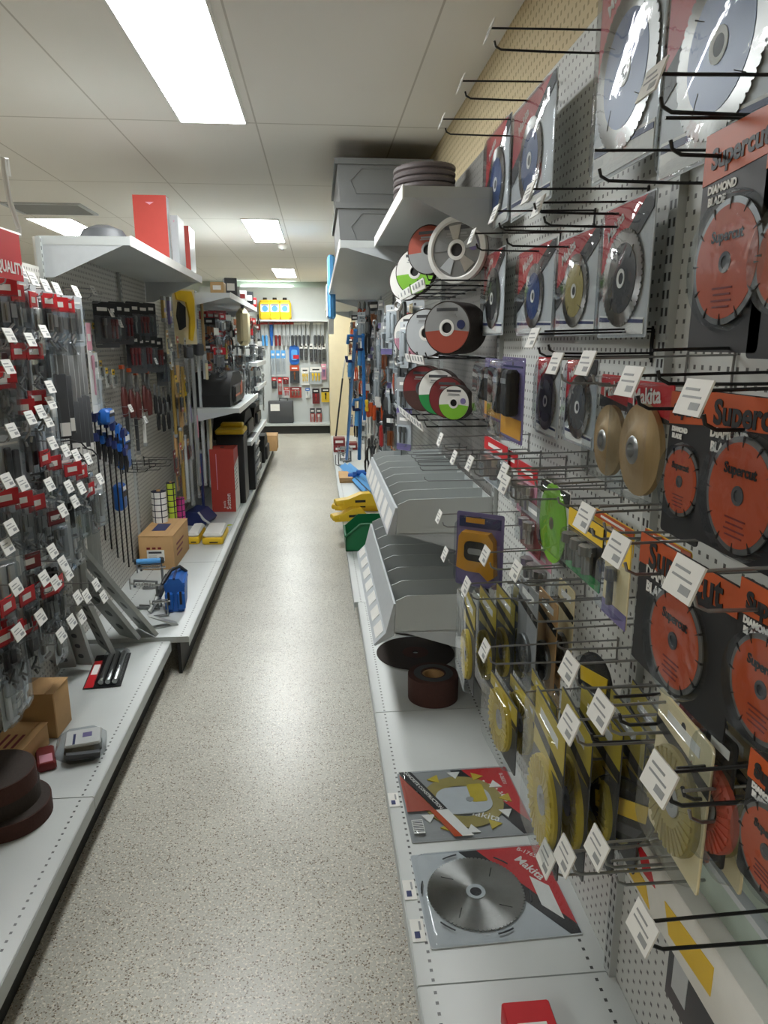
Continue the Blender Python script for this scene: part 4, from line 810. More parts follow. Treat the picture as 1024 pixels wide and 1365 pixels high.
for i, (x, y, a, b_) in enumerate(((222, 440, 'wood', 'cream'), (236, 448, 'orange', 'wood'), (246, 450, 'white', 'white'), (228, 458, 'white', 'white'), (234, 500, 'yellow', 'wood'), (246, 500, 'wood', 'yellow'), (240, 520, 'yellow', 'black'), (243, 540, 'orange', 'card'), (232, 600, 'dred', 'dred'), (240, 590, 'red2', 'card'), (250, 585, 'card', 'dred'), (236, 625, 'dred', 'card'))):
    put(small_pack(.07, .15, a, b_, 'dsteel'), x, y, -.97, LEFT, ('tan topped card left of the white blank packs', 'orange topped card left of the dark angle clamps', 'blank white pack beside the dark angle clamps', 'second blank white pack, nearer than the other', 'yellow topped card among the long bars, upper', 'tan topped yellow card among the long bars', 'yellow and black card among the long bars, middle', 'orange topped brown card among the long bars', 'dark red card above the checked rolls', 'bright red topped card above the magenta roll', 'brown topped dark red card above the blue bag', 'dark red topped brown card over the magenta roll')[i], 'carded pack')
for i, (x, y, s_) in enumerate(((246, 462, 1), (260, 458, 1.1))):
    t = T('angle_clamp'); b = MB(); b.bbox(-.04, .04, -.05, 0, -.08, 0, M['dgrey'], .01); b.build('body', t); b = MB(); b.tube([(.04, -.02, -.02), (.1, -.03, -.02)], .008, M['steel'], 8); b.tube([(.1, -.03, -.05), (.1, -.03, .01)], .005, M['black'], 6); b.build('screw_handle', t)
    put(t, x, y, -.92, LEFT, ('dark angle clamp beside the blank white packs', 'larger dark angle clamp hanging nearer the aisle')[i], 'clamp', yaw=.5, s=s_)
def roll(c, px, py, X, r, h, label):
    m_ = M.get('grid_'+c) or holes_mat('grid_'+c, (34, 38, 60), dict(white=(236, 236, 232), kelly=(200, 220, 70), magenta=(200, 60, 140))[c], (0, 2), .042, .86, .7, (.021, 0)); M['grid_'+c] = m_
    p = onX(px, py, X); t = T('mesh_roll', (p.x, p.y, .1915)); b = MB(); b.lathe([(r*.3, 0), (r, 0), (r, h), (r*.3, h), (r*.3, 0)], m_, 28); b.build('roll', t); b = MB(); b.lathe([(r*.28, .001), (r*.28, h+.01), (r*.2, h+.01), (r*.2, .001), (r*.28, .001)], M['card'], 16); b.build('core', t); return tag(t, label, 'roll', 'checked rolls')
roll('white', 213, 680, -1.06, .048, .42, 'white and navy checked roll standing behind the large carton')
roll('kelly', 229, 670, -1.04, .03, .42, 'yellow green checked roll beside the white checked one'); roll('magenta', 239, 668, -1.0, .036, .30, 'magenta checked roll standing between carton and blue bag')
for i, (x, y) in enumerate(((197, 622), (202, 618), (208, 616), (214, 620), (222, 612), (228, 615))): hook(x, y, -1.0, 'bare dark hook above the checked rolls, %s from the front' % ORD[i], 'wire', False, PL, LEFT, 'bare hooks above the checked rolls')
TG = [(122, 388), (135, 395), (158, 432), (172, 428), (146, 418), (196, 428), (212, 430), (135, 462), (150, 478), (190, 480), (206, 482), (220, 500), (238, 472), (172, 545), (148, 528), (195, 548), (226, 490), (182, 588), (170, 612), (192, 560)]
for i, (x, y) in enumerate(sorted(TG)): hook(x, y, -1.02, 'silvery hook of the carton bay on the left, %s from the front' % ORD[i], 'zinc', i % 3 == 0, PL, LEFT, 'hooks of the carton bay on the left')

# ------------------------------------------------------------------ left base shelves
def leaning(px0, py0, px1, py1, X1, w, label, cat, d=.02):
    a = onZ(px0, py0, .195); c = onX(px1, py1, X1); v = c-a; L = v.length; v.normalize()
    side = v.cross(Vector((0, 0, 1))).normalized(); nrm = side.cross(v).normalized()
    t = T('steel_channel'); t.rotation_mode = 'QUATERNION'; t.matrix_world = Matrix((side, -nrm, v)).transposed().to_4x4(); t.location = a
    b = MB(); b.prism([(-w/2, 0), (w/2, 0), (w/2, -d), (w/2-.004, -d), (w/2-.004, -.004), (-w/2+.004, -.004), (-w/2+.004, -d), (-w/2, -d)], 0, L, M['galv'], 'z'); b.build('channel', t)
    b = MB()
    for k in range(5): b.prism(rr(w*.3, L*.07, w*.12, 3, 0, L*(.15+.17*k)), -.001, .0004, M['dgrey'])
    b.build('slot', t); return tag(t, label, cat, 'leaning steel channels')
leaning(196, 843, 92, 722, -1.09, .16, 'longest galvanised channel leaning on the left shelf, ending beside the clamps', 'steel channel')
leaning(172, 850, 80, 740, -1.1, .13, 'galvanised channel leaning just behind the longest one', 'steel channel')
leaning(140, 866, 108, 800, -1.06, .16, 'short wide galvanised plate leaning on the left shelf', 'steel channel')
leaning(112, 886, 84, 805, -1.06, .08, 'galvanised strip leaning behind the plier pack', 'steel channel')
leaning(90, 890, 64, 815, -1.06, .07, 'galvanised strip leaning above the taller cardboard box', 'steel channel')
leaning(70, 890, 46, 830, -1.06, .07, 'galvanised strip leaning behind the taller cardboard box', 'steel channel')
for i, (x, y) in enumerate(((62, 650), (68, 690), (110, 655), (118, 662), (102, 700), (124, 690), (92, 720))):
    put(inst('br', bracket, .3, .045), x, y, -1.02, LEFT, 'hanging steel bracket with red label, %s from the front, left of the black bars' % ORD[i], 'steel bracket', 'hanging steel brackets', .2)
t = T('bit_pack', (-.935, 2.93, .172), .12); b = MB(); b.bbox(-.075, .075, -.165, .165, 0, .003, M['black'], .001); b.build('backing_card', t); b = MB(); b.box(-.07, -.035, -.16, .1, .003, .0042, M['red']); b.box(-.065, -.04, -.04, .06, .0042, .005, M['white']); b.build('red_print', t)
for k in range(3): b = MB(); b.tube([(-.005+.027*k, -.15, .018), (-.005+.027*k, .14, .018)], .011, M['steel'], 8); b.build('steel_rod', t)
b = MB(); b.bbox(-.03, .072, -.163, .16, .003, .036, M['bag'], .012); b.build('clear_bag', t); tag(t, 'clear pack of steel rods with red print lying on the left base shelf', 'rod pack')
def carton(name, x0, x1, y0, y1, z, h, label, cat='box', c='card', yaw=0, tape=True):
    t = T(name, ((x0+x1)/2, (y0+y1)/2, z), yaw); W, L = (x1-x0)/2, (y1-y0)/2
    b = MB(); b.bbox(-W, W, -L, L, 0, h-.003, M[c], .003); b.build('carton_body', t)
    b = MB(); b.bbox(-W-.002, W*.55, -L-.002, L+.002, h-.003, h, M[c], .001); b.bbox(W*.56, W+.002, -L-.002, L+.002, h-.003, h, M[c], .001); b.build('top_flap', t); return tag(t, label, cat), t, W, L
_, t, W, L = carton('cardboard_box', -1.115, -.905, 4.29, 4.74, .192, .215, 'large brown carton with a white label on the left base shelf', yaw=-.02)
b = MB(); b.box(-W*.55, W*.45, -L-.0015, -L, .055, .125, M['white']); b.box(-W*.45, W*.3, -L-.0022, -L-.0015, .104, .116, M['dgrey']); b.box(W*.15, W*.35, -L-.0022, -L-.0015, .062, .082, M['dgrey'])
for k in range(3): b.box(-W*.45, 0, -L-.0022, -L-.0015, .064+.012*k, .067+.012*k, M['greyd'])
b.build('white_label', t); b = MB(); b.box(-W*.5, W*.3, -L*.45, L*.35, .2152, .2162, M['navy']); b.build('blue_label', t)
b = MB()
for k in range(3): b.box(W+.0, W+.001, -L*.62, L*(.3-.12*k), .13-.034*k, .143-.034*k, M['dred'])
for k in range(3): b.box(-W*.55+k*W*.32, -W*.35+k*W*.32, -L-.0012, -L, .13, .143, M['dred'])
b.build('brown_print', t)
_, t, W, L = carton('cardboard_box', -1.09, -.955, 2.39, 2.52, .171, .175, 'taller plain brown box on the near left base shelf', yaw=-.05)
_, t, W, L = carton('cardboard_box', -1.11, -.985, 2.15, 2.36, .171, .085, 'low brown box lying in front of the taller one', yaw=-.1)
b = MB()
for k in range(3): b.box(-W*.5+k*.025, -W*.35+k*.025, -L*.6, L*.2, .0852, .0858, M['dred'])
b.build('brown_print', t)
t = T('bagged_item', (-.835, 2.28, .171), .25); b = MB(); b.bbox(-.06, .06, -.05, .05, .004, .05, M['dsteel'], .02); b.tube([(-.05, -.056, .03), (.055, -.056, .022)], .014, M['dgrey'], 8); b.build('steel_part', t)
b = MB(); b.bbox(-.056, .06, -.045, .06, .05, .062, M['white'], .01); b.box(-.03, -.022, -.04, .03, .062, .0626, M['navy']); b.box(.0, .03, 0, .03, .062, .0626, M['purple']); b.build('paper_label', t)
b = MB(); b.bbox(-.085, .075, -.075, .075, .0, .07, M['bag'], .025); b.build('clear_bag', t); tag(t, 'clear bag with a steel part and white paper on the near left shelf', 'bagged part')
t = T('carded_pack', (-.945, 2.235, .171), .4); b = MB(); b.bbox(-.03, .03, -.06, .06, 0, .03, M['dred'], .006); b.build('box_body', t); b = MB(); b.box(-.02, .02, -.05, 0, .03, .0308, M['pink']); b.build('label', t); tag(t, 'small red pack tucked behind the clear bag', 'pack')
for i, (x, y, z, r, h, c, lb) in enumerate(((-.955, 1.95, .171, .125, .05, 'abras2', 'lowest dark red abrasive roll of the three at the left edge'), (-.975, 1.96, .222, .112, .05, 'abras', 'middle dark abrasive roll of the three at the left edge'), (-.98, 1.95, .273, .115, .055, 'abras2', 'topmost abrasive roll of the three at the left edge'))):
    t = T('abrasive_roll', (x, y, z)); b = MB(); b.lathe([(.02, 0), (r, 0), (r, h), (.02, h), (.02, 0)], M[c], 44); b.build('roll', t); b = MB(); b.lathe([(.021, h+.0005), (r*.97, h+.001), (r*.97, h)], M['abras'], 40); b.build('top_face', t); tag(t, lb, 'abrasive roll')
# clamps, blue bag, yellow packs, blue strap bag
def c_clamp(s, grip):
    t = T('frame_clamp'); b = MB(); pts = [(0, 0, .006), (.10, 0, .006), (.10, 0, .13), (0, 0, .13), (0, 0, .1)]
    b.tube(pts, .0065, M['dsteel'], 8); b.tube([(0, .03, .006), (.1, .03, .006), (.1, .03, .10)], .005, M['dsteel'], 8); b.build('frame', t)
    b = MB(); b.tube([(-.02, 0, .115), (.12, 0, .115)], .006, M['steel'], 8)
    for k in range(9): b.lathe([(.0062, k*.012), (.0082, k*.012+.004), (.0062, k*.012+.008)], M['steel'], 10, 'x', (0, 0, .115))
    b.tube([(-.02, 0, .09), (-.02, 0, .14)], .004, M['steel'], 6); b.build('screw', t)
    if grip: b = MB(); b.tube([(-.02, 0, .15), (.10, 0, .15)], .014, M['lblue'], 10); b.tube([(-.03, 0, .15), (-.02, 0, .15)], .015, M['black'], 10); b.tube([(.10, 0, .15), (.115, 0, .15)], .015, M['black'], 10); b.build('blue_grip', t)
    t.scale = (s, s, s); return t
for i, (x, y, r, s_, g, lb) in enumerate(((-1.02, 3.93, .1, 1.1, True, 'steel frame clamp with a light blue grip, in front of the carton'), (-.98, 3.62, -.2, 1.2, False, 'steel frame clamp standing beside the blue bag'), (-.86, 3.48, .3, .7, False, 'small steel clamp nearest the shelf step'))):
    t = c_clamp(s_, g); t.location = (x, y, .191); t.rotation_euler = (0, 0, r); tag(t, lb, 'clamp')
t = T('angle_bracket', (-.80, 3.36, .191), .4); b = MB(); b.prism([(-.08, 0), (.08, 0), (.08, .005), (-.055, .07), (-.06, .07), (.05, .006), (-.08, .006)], -.02, .02, M['galv']); b.build('bracket_body', t); tag(t, 'small galvanised bracket lying at the shelf step', 'bracket')
t = T('tool_bag', (-.775, 3.66, .191), .1); b = MB(); W, D, H = .052, .1, .155
b.prism([(-W*.8, 0), (W*.8, 0), (W, H), (-W, H)], -D, D, M['blue'], 'y'); b.build('bag_body', t)
b = MB(); b.prism([(-W-.002, H-.02), (W+.002, H-.02), (W*.5, H+.025), (-W*.5, H+.025)], -D-.003, D+.003, M['blue'], 'y'); b.build('closed_top', t); b = MB(); b.box(-.006, .006, -D-.005, D+.005, H+.02, H+.03, M['navy']); b.build('zip', t)
for s in (-1, 1):
    b = MB(); b.bbox(s*.03-.02, s*.03+.02, -D-.022, -D+.01, .015, H*.7, M['blue'], .008); b.box(s*.03-.006, s*.03+.006, -D-.024, -D-.02, H*.3, H*.75, M['black']); b.build('pocket', t)
b = MB(); b.tube([(-.06, -D, H), (-.02, -D*.3, H+.05), (.02, D*.3, H+.05), (.045, D, H)], .009, M['black'], 8); b.build('handle', t); tag(t, 'bright blue tool bag near the left shelf edge', 'tool bag')
t = T('dark_strap_tool', (-.86, 3.6, .191), .25); b = MB(); b.tube([(-.05, -.05, .012), (.0, .0, .07), (.05, .05, .15)], [.012, .014, .012], M['galv'], 8); b.build('lever', t); b = MB(); b.tube([(.0, .0, .07), (.05, .05, .15), (.06, .06, .165)], .017, M['dgrey'], 8); b.build('grip', t); tag(t, 'grey lever tool leaning toward the blue bag', 'lever')
for i, (x0, x1, y0, y1) in enumerate(((-.94, -.85, 4.85, 5.15), (-.83, -.685, 4.83, 5.15))):
    t = T('wrapped_pack', ((x0+x1)/2, (y0+y1)/2, .191)); W, L = (x1-x0)/2, (y1-y0)/2; b = MB(); b.bbox(-W, W, -L, L, 0, .05, M['yellow'], .01); b.box(-W*.3, W*.5, -L-.001, -L, .012, .02, M['black']); b.build('yellow_pack', t); b = MB(); b.bbox(-W+.004, W-.004, -L+.004, L, .048, .08, M['white'], .02); b.build('white_bundle', t)
    tag(t, ('yellow and white pack partly behind the carton', 'yellow and white pack nearest the left shelf edge')[i], 'pack')
t = T('knife', (-.78, 5.28, .195), .5); b = MB(); b.tube([(-.08, 0, .008), (.0, 0, .012), (.06, 0, .008)], [.008, .012, .008], M['black'], 8); b.build('handle', t); b = MB(); b.prism([(.06, .004), (.12, .006), (.1, .014), (.06, .014)], -.002, .002, M['kelly']); b.build('tip', t); tag(t, 'black handled tool lying behind the yellow packs', 'tool')
t = T('strap_bag', (-.97, 5.5, .191), -.2); b = MB(); b.prism([(-.1, 0), (.1, 0), (.12, .03), (.05, .1), (-.04, .11), (-.1, .07)], -.12, .12, M['navy']); b.build('bag_body', t); b = MB(); b.tube([(.05, -.1, .1), (.1, -.12, .05), (.14, -.1, .012)], .01, M['lgrey'], 8); b.build('strap', t); tag(t, 'dark blue soft bag at the foot of the red tall box', 'bag')
# tall red box
t = T('product_box', (-.80, 5.96, .191), -.02); b = MB(); W, L, H = .097, .13, .52; b.box(-W, W, -L, L, 0, H, M['red2']); b.build('carton', t)
b = MB(); b.prism([(-L, .0), (L, .0), (L, H*.82), (-L, H*.72)], W, W+.001, M['white'], 'x'); b.build('white_panel', t)
b = MB()
for k in range(7): b.prism([(-L*.9, H*(.34+.06*k)), (L*(.1+.1*(k % 3)), H*(.36+.06*k)), (L*(.1+.1*(k % 3)), H*(.37+.06*k)), (-L*.9, H*(.355+.06*k))], W+.001, W+.0016, M['dgrey'], 'x')
b.build('grey_print', t); b = MB(); b.box(-.025, .005, -.03, .03, H, H+.0008, M['black']); b.build('hand_hole', t)
b = MB(); b.box(-W*.5, -W*.44, -L-.0008, -L, H*.36, H*.93, M['pink']); b.build('line_print', t)
text('Sutton', .05, M['white'], t, (W*.42, -L-.001, H*.17), -PI/2, bold=.0006); text('tools', .03, M['white'], t, (W*.05, -L-.001, H*.12), -PI/2)
tag(t, 'tall red box with white side panel standing on the left base shelf', 'box')

# ------------------------------------------------------------------ left far bays
t = T('tool_chest', (-.775, 6.3, .191)); b = MB(); b.bbox(-.11, .12, -.16, .16, 0, .60, M['black'], .01); b.build('chest_body', t)
b = MB(); b.bbox(-.115, .125, -.165, .165, 0.60, .645, M['yellow'], .012); b.bbox(-.09, .1, .02, .15, .645, .68, M['yellow'], .01); b.bbox(-.115, .125, -.165, .165, 0.585, .602, M['black'], .004); b.build('yellow_lid', t)
b = MB(); b.tube([(-.06, -.17, .50), (.06, -.17, .50)], .008, M['dgrey'], 8); b.build('handle', t); tag(t, 'tall black tool chest with a yellow lid behind the red box', 'tool chest')
t = T('drawer_unit', (-.70, 6.95, .191)); b = MB(); b.bbox(-.1, .08, -.22, .22, 0, .5, M['black'], .006); b.build('cabinet', t)
for k in range(4): b = MB(); b.bbox(.08, .094, -.2, .2, .05+.11*k, .13+.11*k, M['greyd'], .004); b.tube([(.1, -.16, .09+.11*k), (.1, .16, .09+.11*k)], .008, M['steel'], 6); b.build('drawer', t)
tag(t, 'black drawer unit with bright drawer fronts beyond the red box', 'drawer unit')
def soft_bag(x, y, z, W, L, H, label, mark=None, yaw=0):
    t = T('tool_bag', (x, y, z), yaw); b = MB()
    b.prism([(-L, 0), (L, 0), (L*1.02, H*.35), (L*.85, H*.75), (L*.5, H), (-L*.5, H), (-L*.85, H*.75), (-L*1.02, H*.35)], -W, W, M['rubber'], 'x'); b.build('bag_body', t)
    b = MB(); b.tube([(0, -L*.4, H*.98), (0, -L*.2, H*1.25), (0, L*.2, H*1.25), (0, L*.4, H*.98)], .012, M['black'], 8); b.build('handle', t)
    b = MB(); b.bbox(W-.005, W+.03, -L*.7, L*.6, H*.08, H*.6, M['black'], .012); b.build('front_pocket', t)
    if mark: b = MB(); b.prism([(-L*.05, H*.25), (L*.25, H*.3), (L*.25, H*.7), (-L*.02, H*.55)], W+.03, W+.034, M[mark], 'x'); b.prism([(-L*.75, H*.28), (-L*.1, H*.28), (-L*.1, H*.34), (-L*.75, H*.34)], W+.03, W+.033, M[mark], 'x'); b.build('orange_mark', t)
    return tag(t, label, 'tool bag')
soft_bag(-.85, 6.25, 1.061, .15, .5, .26, 'black tool bag with an orange mark on the left shelf', 'orange')
soft_bag(-.83, 7.0, .691, .14, .42, .24, 'black bag on the lower shelf under the marked one')
soft_bag(-.83, 8.0, .691, .14, .36, .22, 'black bag farther along the lower left shelf')
soft_bag(-.80, 7.6, .191, .13, .3, .36, 'black bag standing on the base shelf past the drawers')
soft_bag(-.78, 8.6, .191, .13, .3, .3, 'black bag on the base shelf beside the brown carton')
carton('cardboard_box', -.72, -.56, 9.25, 9.6, .191, .2, 'brown carton at the far end of the left base shelf')
t = T('flat_case', (-.74, 7.55, .95)); b = MB(); b.bbox(-.1, .1, -.2, .2, 0, .05, M['dgrey'], .01); b.build('case_body', t); b = MB(); b.box(-.07, .07, -.15, .15, .05, .052, M['lgrey']); b.build('label', t); t.location.z = .915; tag(t, 'dark flat case with a pale label on the black bag', 'case')
def many(pts, fns, X, side, desc, cat, group, z_rot, sc=1, jit=.2, deep=2):
    """goods hanging on hooks: deep of them one behind the other, each turned a little"""
    n = 0
    for i, (x, y, *r) in enumerate(pts):
        key, fn, a = fns[i % len(fns)]; o = inst(key, fn, *a)
        turn = random.uniform(.1, .9) if z_rot == RIGHT else -random.uniform(.1, .9)
        put(o, x, y, r[0] if r else X, z_rot, desc % ORD[i % 20] if '%s' in desc else desc, cat, group, turn, sc)
        for k in range(1, deep):
            c = copy_tree(o); c.location.x += (.055*k if z_rot == RIGHT else -.055*k); c.location.y += random.uniform(-.015, .015); c.rotation_euler.z += random.uniform(-.3, .3)
            tag(c, (desc % ORD[i % 20] if '%s' in desc else desc)+', rear', cat, group)
FB = [(('rb', 'red', 'steel'), red_bag, (.1, .22, 'red', 'steel')), (('rb', 'w'), red_bag, (.1, .2, 'white', 'dsteel')), (('rb', 'd'), red_bag, (.1, .22, 'dred', 'lgrey')), (('rb', 'k'), red_bag, (.1, .2, 'black', 'copper'))]
many([(281, 415), (287, 418), (293, 414), (299, 417), (305, 412), (290, 440), (298, 443), (305, 440), (284, 442)], FB, -.95, 0, 'bagged fittings under the second top shelf, %s of the upper two rows', 'bagged fittings', 'bags under the second left top shelf', LEFT, 1.4)
many([(280, 470), (287, 474), (294, 470), (302, 476), (310, 472), (318, 478), (284, 500), (292, 505), (300, 500), (308, 495), (316, 500)], [FB[1], FB[3], (('pp', 'dk'), pliers, ('black',)), FB[2]], -.95, 0, 'steel goods above the black tool bag, %s of the lower two rows', 'bagged fittings', 'goods above the black tool bag', LEFT, 1.3)
many([(329, 422), (333, 428), (338, 424), (342, 432), (331, 438)], [FB[0], FB[2]], -.72, 0, 'red and white bag near the end of the left shelves, %s from the front', 'bagged fittings', 'red and white bags at the far left end', LEFT, 1.4)
many([(322, 450), (328, 455), (334, 452), (340, 458), (345, 455), (350, 462), (326, 465), (338, 466), (346, 468)], [FB[1], (('tg',), small_pack, (.08, .12, 'white', 'white'))], -.70, 0, 'white topped pack in the cluster at the far left end, %s along', 'carded pack', 'white topped packs at the far left end', LEFT, 1.2)
many([(332, 486), (338, 490), (344, 494), (350, 498), (336, 505), (344, 510), (350, 515)], [(('sp',), spanner, ()), (('pp', 'st'), pliers, ('dgrey',)), FB[1]], -.66, 0, 'loose steel tool on the far left shelves, %s from the front', 'steel tool', 'loose steel tools on the far left', LEFT, 1.2)
rnd = random.Random(8)
for rowy, nm in ((420, 'highest'), (440, 'second'), (460, 'third'), (482, 'fourth')):
    many([(x+rnd.uniform(-2, 2), rowy+rnd.uniform(-4, 4), rnd.uniform(-.95, -.75)) for x in range(280, 345, 7)], rnd.sample(FB, 4)+[(('pp', 'dk'), pliers, ('black',))], -.9, 0, 'small bagged goods, %s from the red tall box in the '+nm+' far left row', 'bagged goods', 'bagged goods far left', LEFT, 1.1, deep=1)
put(long_bar(.3, .05, 'yellow', 'black', 'yellow'), 299, 458, -.85, LEFT, 'short yellow level hanging among grey bags, far left bay', 'level')
put(long_bar(.34, .06, 'yellow', 'black', 'yellow'), 280, 484, -.95, LEFT, 'short yellow level in front of the black tool bag', 'level')
put(long_bar(.12, .06, 'yellow', 'black', 'yellow'), 281, 533, -.9, LEFT, 'tiny yellow card below the yellow level', 'level')
t = T('dust_brush', onX(316, 412, -.72), LEFT); b = MB(); b.bbox(-.14, .14, -.1, 0, -.32, 0, M['cream'], .04); b.build('bristle_head', t); b = MB(); b.tube([(0, -.05, 0), (0, -.05, .06)], .02, M['greyd'], 8); b.build('handle', t); tag(t, 'cream fluffy roller hanging under the second left top shelf', 'roller')
for i, (y, x, c, w, h) in enumerate(((5.75, -.75, 'wood', .1, .08), (6.1, -.7, 'dgrey', .1, .14), (6.45, -.74, 'greyd', .12, .1), (6.9, -.72, 'white', .1, .1), (7.3, -.7, 'black', .1, .12), (7.75, -.7, 'red', .09, .09))):
    t = T('small_box', (x, y, 1.921), .2*i); b = MB(); b.bbox(-w/2, w/2, -w*.7, w*.7, 0, h, M[c], .004); b.build('carton', t); b = MB(); b.box(-w*.3, w*.3, -w*.701, -w*.7, h*.3, h*.7, M['white' if c != 'white' else 'dred']); b.build('label', t)
    tag(t, ('tan box first on the second left top shelf', 'dark grey box on the second left top shelf', 'mid grey box on the second left top shelf', 'white box on the second left top shelf', 'black box on the second left top shelf', 'red box last on the second left top shelf')[i], 'box')
# top of the broad left shelf
def tall_carton(x0, x1, y, d, z, h, c, side, label):
    t = T('product_box', ((x0+x1)/2, y, z)); W = (x1-x0)/2; b = MB(); b.box(-W, W, 0, d, 0, h, M[c]); b.build('carton', t); b = MB(); b.box(W, W+.001, .004, d-.004, .004, h-.004, M[side]); b.build('side_panel', t); b = MB(); b.box(-W*.3, W*.3, .02, d-.02, h, h+.001, M['white']); b.prism([(-W*.25, h*.9), (W*.25, h*.9), (0, h*.86)], -.001, 0, M['pink']); b.build('print', t); return tag(t, label, 'box')
tall_carton(-1.0, -.82, 4.3, .07, 1.986, .36, 'red2', 'lgrey', 'tall red box standing on the broad left top shelf')
tall_carton(-.83, -.79, 4.44, .2, 1.986, .28, 'lgrey', 'lgrey', 'pale grey box behind the tall red one on the top shelf')
tall_carton(-.86, -.78, 4.75, .2, 1.986, .27, 'red2', 'steel', 'shorter red box with shiny side on the broad left top shelf')
t = T('dark_dome', (-1.02, 3.75, 1.986)); b = MB(); b.lathe([(.12, 0), (.118, .05), (.09, .095), (.04, .115), (0, .12)], M['dgrey'], 32); b.build('shell', t); b = MB(); b.lathe([(.13, 0), (.13, .012), (.118, .014)], M['black'], 32); b.build('rim', t); tag(t, 'dark domed lid on the broad left top shelf', 'lid')
t = T('hanging_sign', (-.83, 2.05, 1.72), LEFT); b = MB(); b.box(-.14, .14, -.004, 0, 0, .125, M['red']); b.build('sign_board', t); text('QUALITY', .042, M['white'], t, (.055, -.0045, .03), 0, bold=.001)
b = MB(); b.tube([(.0, .0, .1), (.0, .3, .1)], .004, M['zinc'], 6); b.build('hanger_rod', t); tag(t, 'red sign with white lettering at the left edge', 'sign')
t = T('plastic_hanger', (-.845, 2.19, 1.85), LEFT); b = MB(); b.tube([(.05, 0, .0), (.055, 0, .02), (.03, 0, .06), (.01, 0, .09), (-.0, 0, .16), (.0, 0, .19), (.02, 0, .195), (.024, 0, .15)], .008, M['white'], 8); b.tube([(.05, 0, 0), (-.14, 0, -.004)], .008, M['white'], 8); b.build('hook', t); tag(t, 'white plastic hanger standing up from the red sign', 'hanger')

# ------------------------------------------------------------------ right far bays
FR = [(('rb', 'k'), red_bag, (.1, .2, 'black', 'copper')), (('cp', 'lgrey'), clear_pack, ('lgrey',)), (('pp', 'or'), pliers, ('orange',)), (('sm', 'pur'), small_pack, (.075, .14, 'greyd', 'lgrey', 'dsteel', 'purple')), (('pp', 'dk'), pliers, ('black',)), (('rb', 'w'), red_bag, (.1, .2, 'white', 'dsteel')), (('sp',), spanner, ())]
many([(474, 420), (482, 416), (490, 412), (498, 415), (506, 412), (514, 408), (522, 406), (530, 402), (540, 400), (480, 402)], FR, .45, 1, 'hanging hand tool under the long right shelf, %s from the far end', 'hand tool', 'tools under the long right shelf', RIGHT, 1.2)
many([(498, 440), (505, 442), (512, 440), (519, 438), (526, 440), (534, 442), (492, 438), (501, 462), (510, 465), (518, 462), (527, 464)], [FR[3], FR[1], FR[3], FR[5]], .42, 1, 'clear greyish pack left of the wire racks, %s of the upper pair of rows', 'carded pack', 'clear packs left of the wire racks', RIGHT, 1.1)
many([(490, 490), (497, 492), (504, 490), (511, 492), (518, 490), (526, 492), (533, 490), (494, 512), (502, 515), (510, 512), (520, 515), (530, 512)], [FR[3], FR[4], FR[1], FR[5]], .42, 1, 'mixed carded pack beside the lowest wire rack, %s of two rows', 'carded pack', 'packs beside the lowest wire rack', RIGHT, 1.1)
many([(470, 430), (468, 450), (473, 455), (470, 480), (474, 485), (470, 505), (474, 510), (478, 500), (482, 498), (485, 470), (476, 470), (480, 480)], [FR[2], FR[0], FR[4], FR[6]], .40, 1, 'small dark tool behind the blue clamp bars, %s of the far group', 'hand tool', 'small tools behind the blue clamp bars', RIGHT, 1.1)
many([(487, 536), (491, 538), (495, 536), (499, 540)], [(('sd',), driver, ('orange',))], .36, 1, 'orange handled screwdriver beside the blue clamps, %s from the far end', 'screwdriver', 'orange screwdrivers', RIGHT, 1.0)
rnd = random.Random(5)
for rowy, nm in ((404, 'highest'), (428, 'second'), (452, 'third'), (476, 'fourth'), (500, 'fifth'), (526, 'sixth'), (552, 'lowest')):
    many([(x+rnd.uniform(-2, 2), rowy+rnd.uniform(-4, 4), rnd.uniform(.36, .52)) for x in range(468, 546, 8) if not (rowy > 500 and 484 < x < 502)], rnd.sample(FR, 7), .45, 1, 'small hanging goods, %s from the beige wall in the '+nm+' far right row', 'hanging goods', 'hanging goods far right', RIGHT, 1.0, deep=1)
put(long_bar(.08, .06, 'yellow', 'black', 'yellow'), 491, 533, .35, RIGHT, 'small yellow card over the orange screwdrivers', 'card')
many([(488, 580), (493, 584), (498, 580), (504, 586), (490, 600), (498, 604), (506, 600)], [FR[6], FR[4], (('pp', 'st'), pliers, ('dgrey',))], .4, 1, 'dark steel clamp low on the right, %s from the far end', 'clamp', 'dark steel clamps low on the right', RIGHT, 1.1)
for i, (x, y, lb) in enumerate(((512, 556, 'clear blister with a red part left of the upper tray'), (523, 552, 'clear blister with a silver part left of the upper tray'), (534, 550, 'dark backed clear blister nearest the upper tray'))):
    t = T('tool_blister_pack', onX(x, y, .42), RIGHT); w, h = .13, .26; card_mb(w, h, M['black' if i else 'lgrey']).build('backing_card', t); b = MB(); b.bbox(-w*.25, w*.2, -.03, -.003, -h*.75, -h*.2, M['steel' if i else 'red'], .012); b.build('tool_body', t); shell(w, h, .035, t); tag(t, lb, 'tool pack')
t = T('striped_tie_pack', onX(548, 405, .42), RIGHT); b = card_mb(.12, .16, M['cream']); b.build('backing_card', t); b = MB()
for k in range(3): b.tube([(-.04+.03*k, -.008, -.04), (-.02+.03*k, -.008, -.13)], .006, M['red'], 6)
b.build('striped_ties', t); tag(t, 'cream card with red striped ties under the top wire rack', 'carded pack')
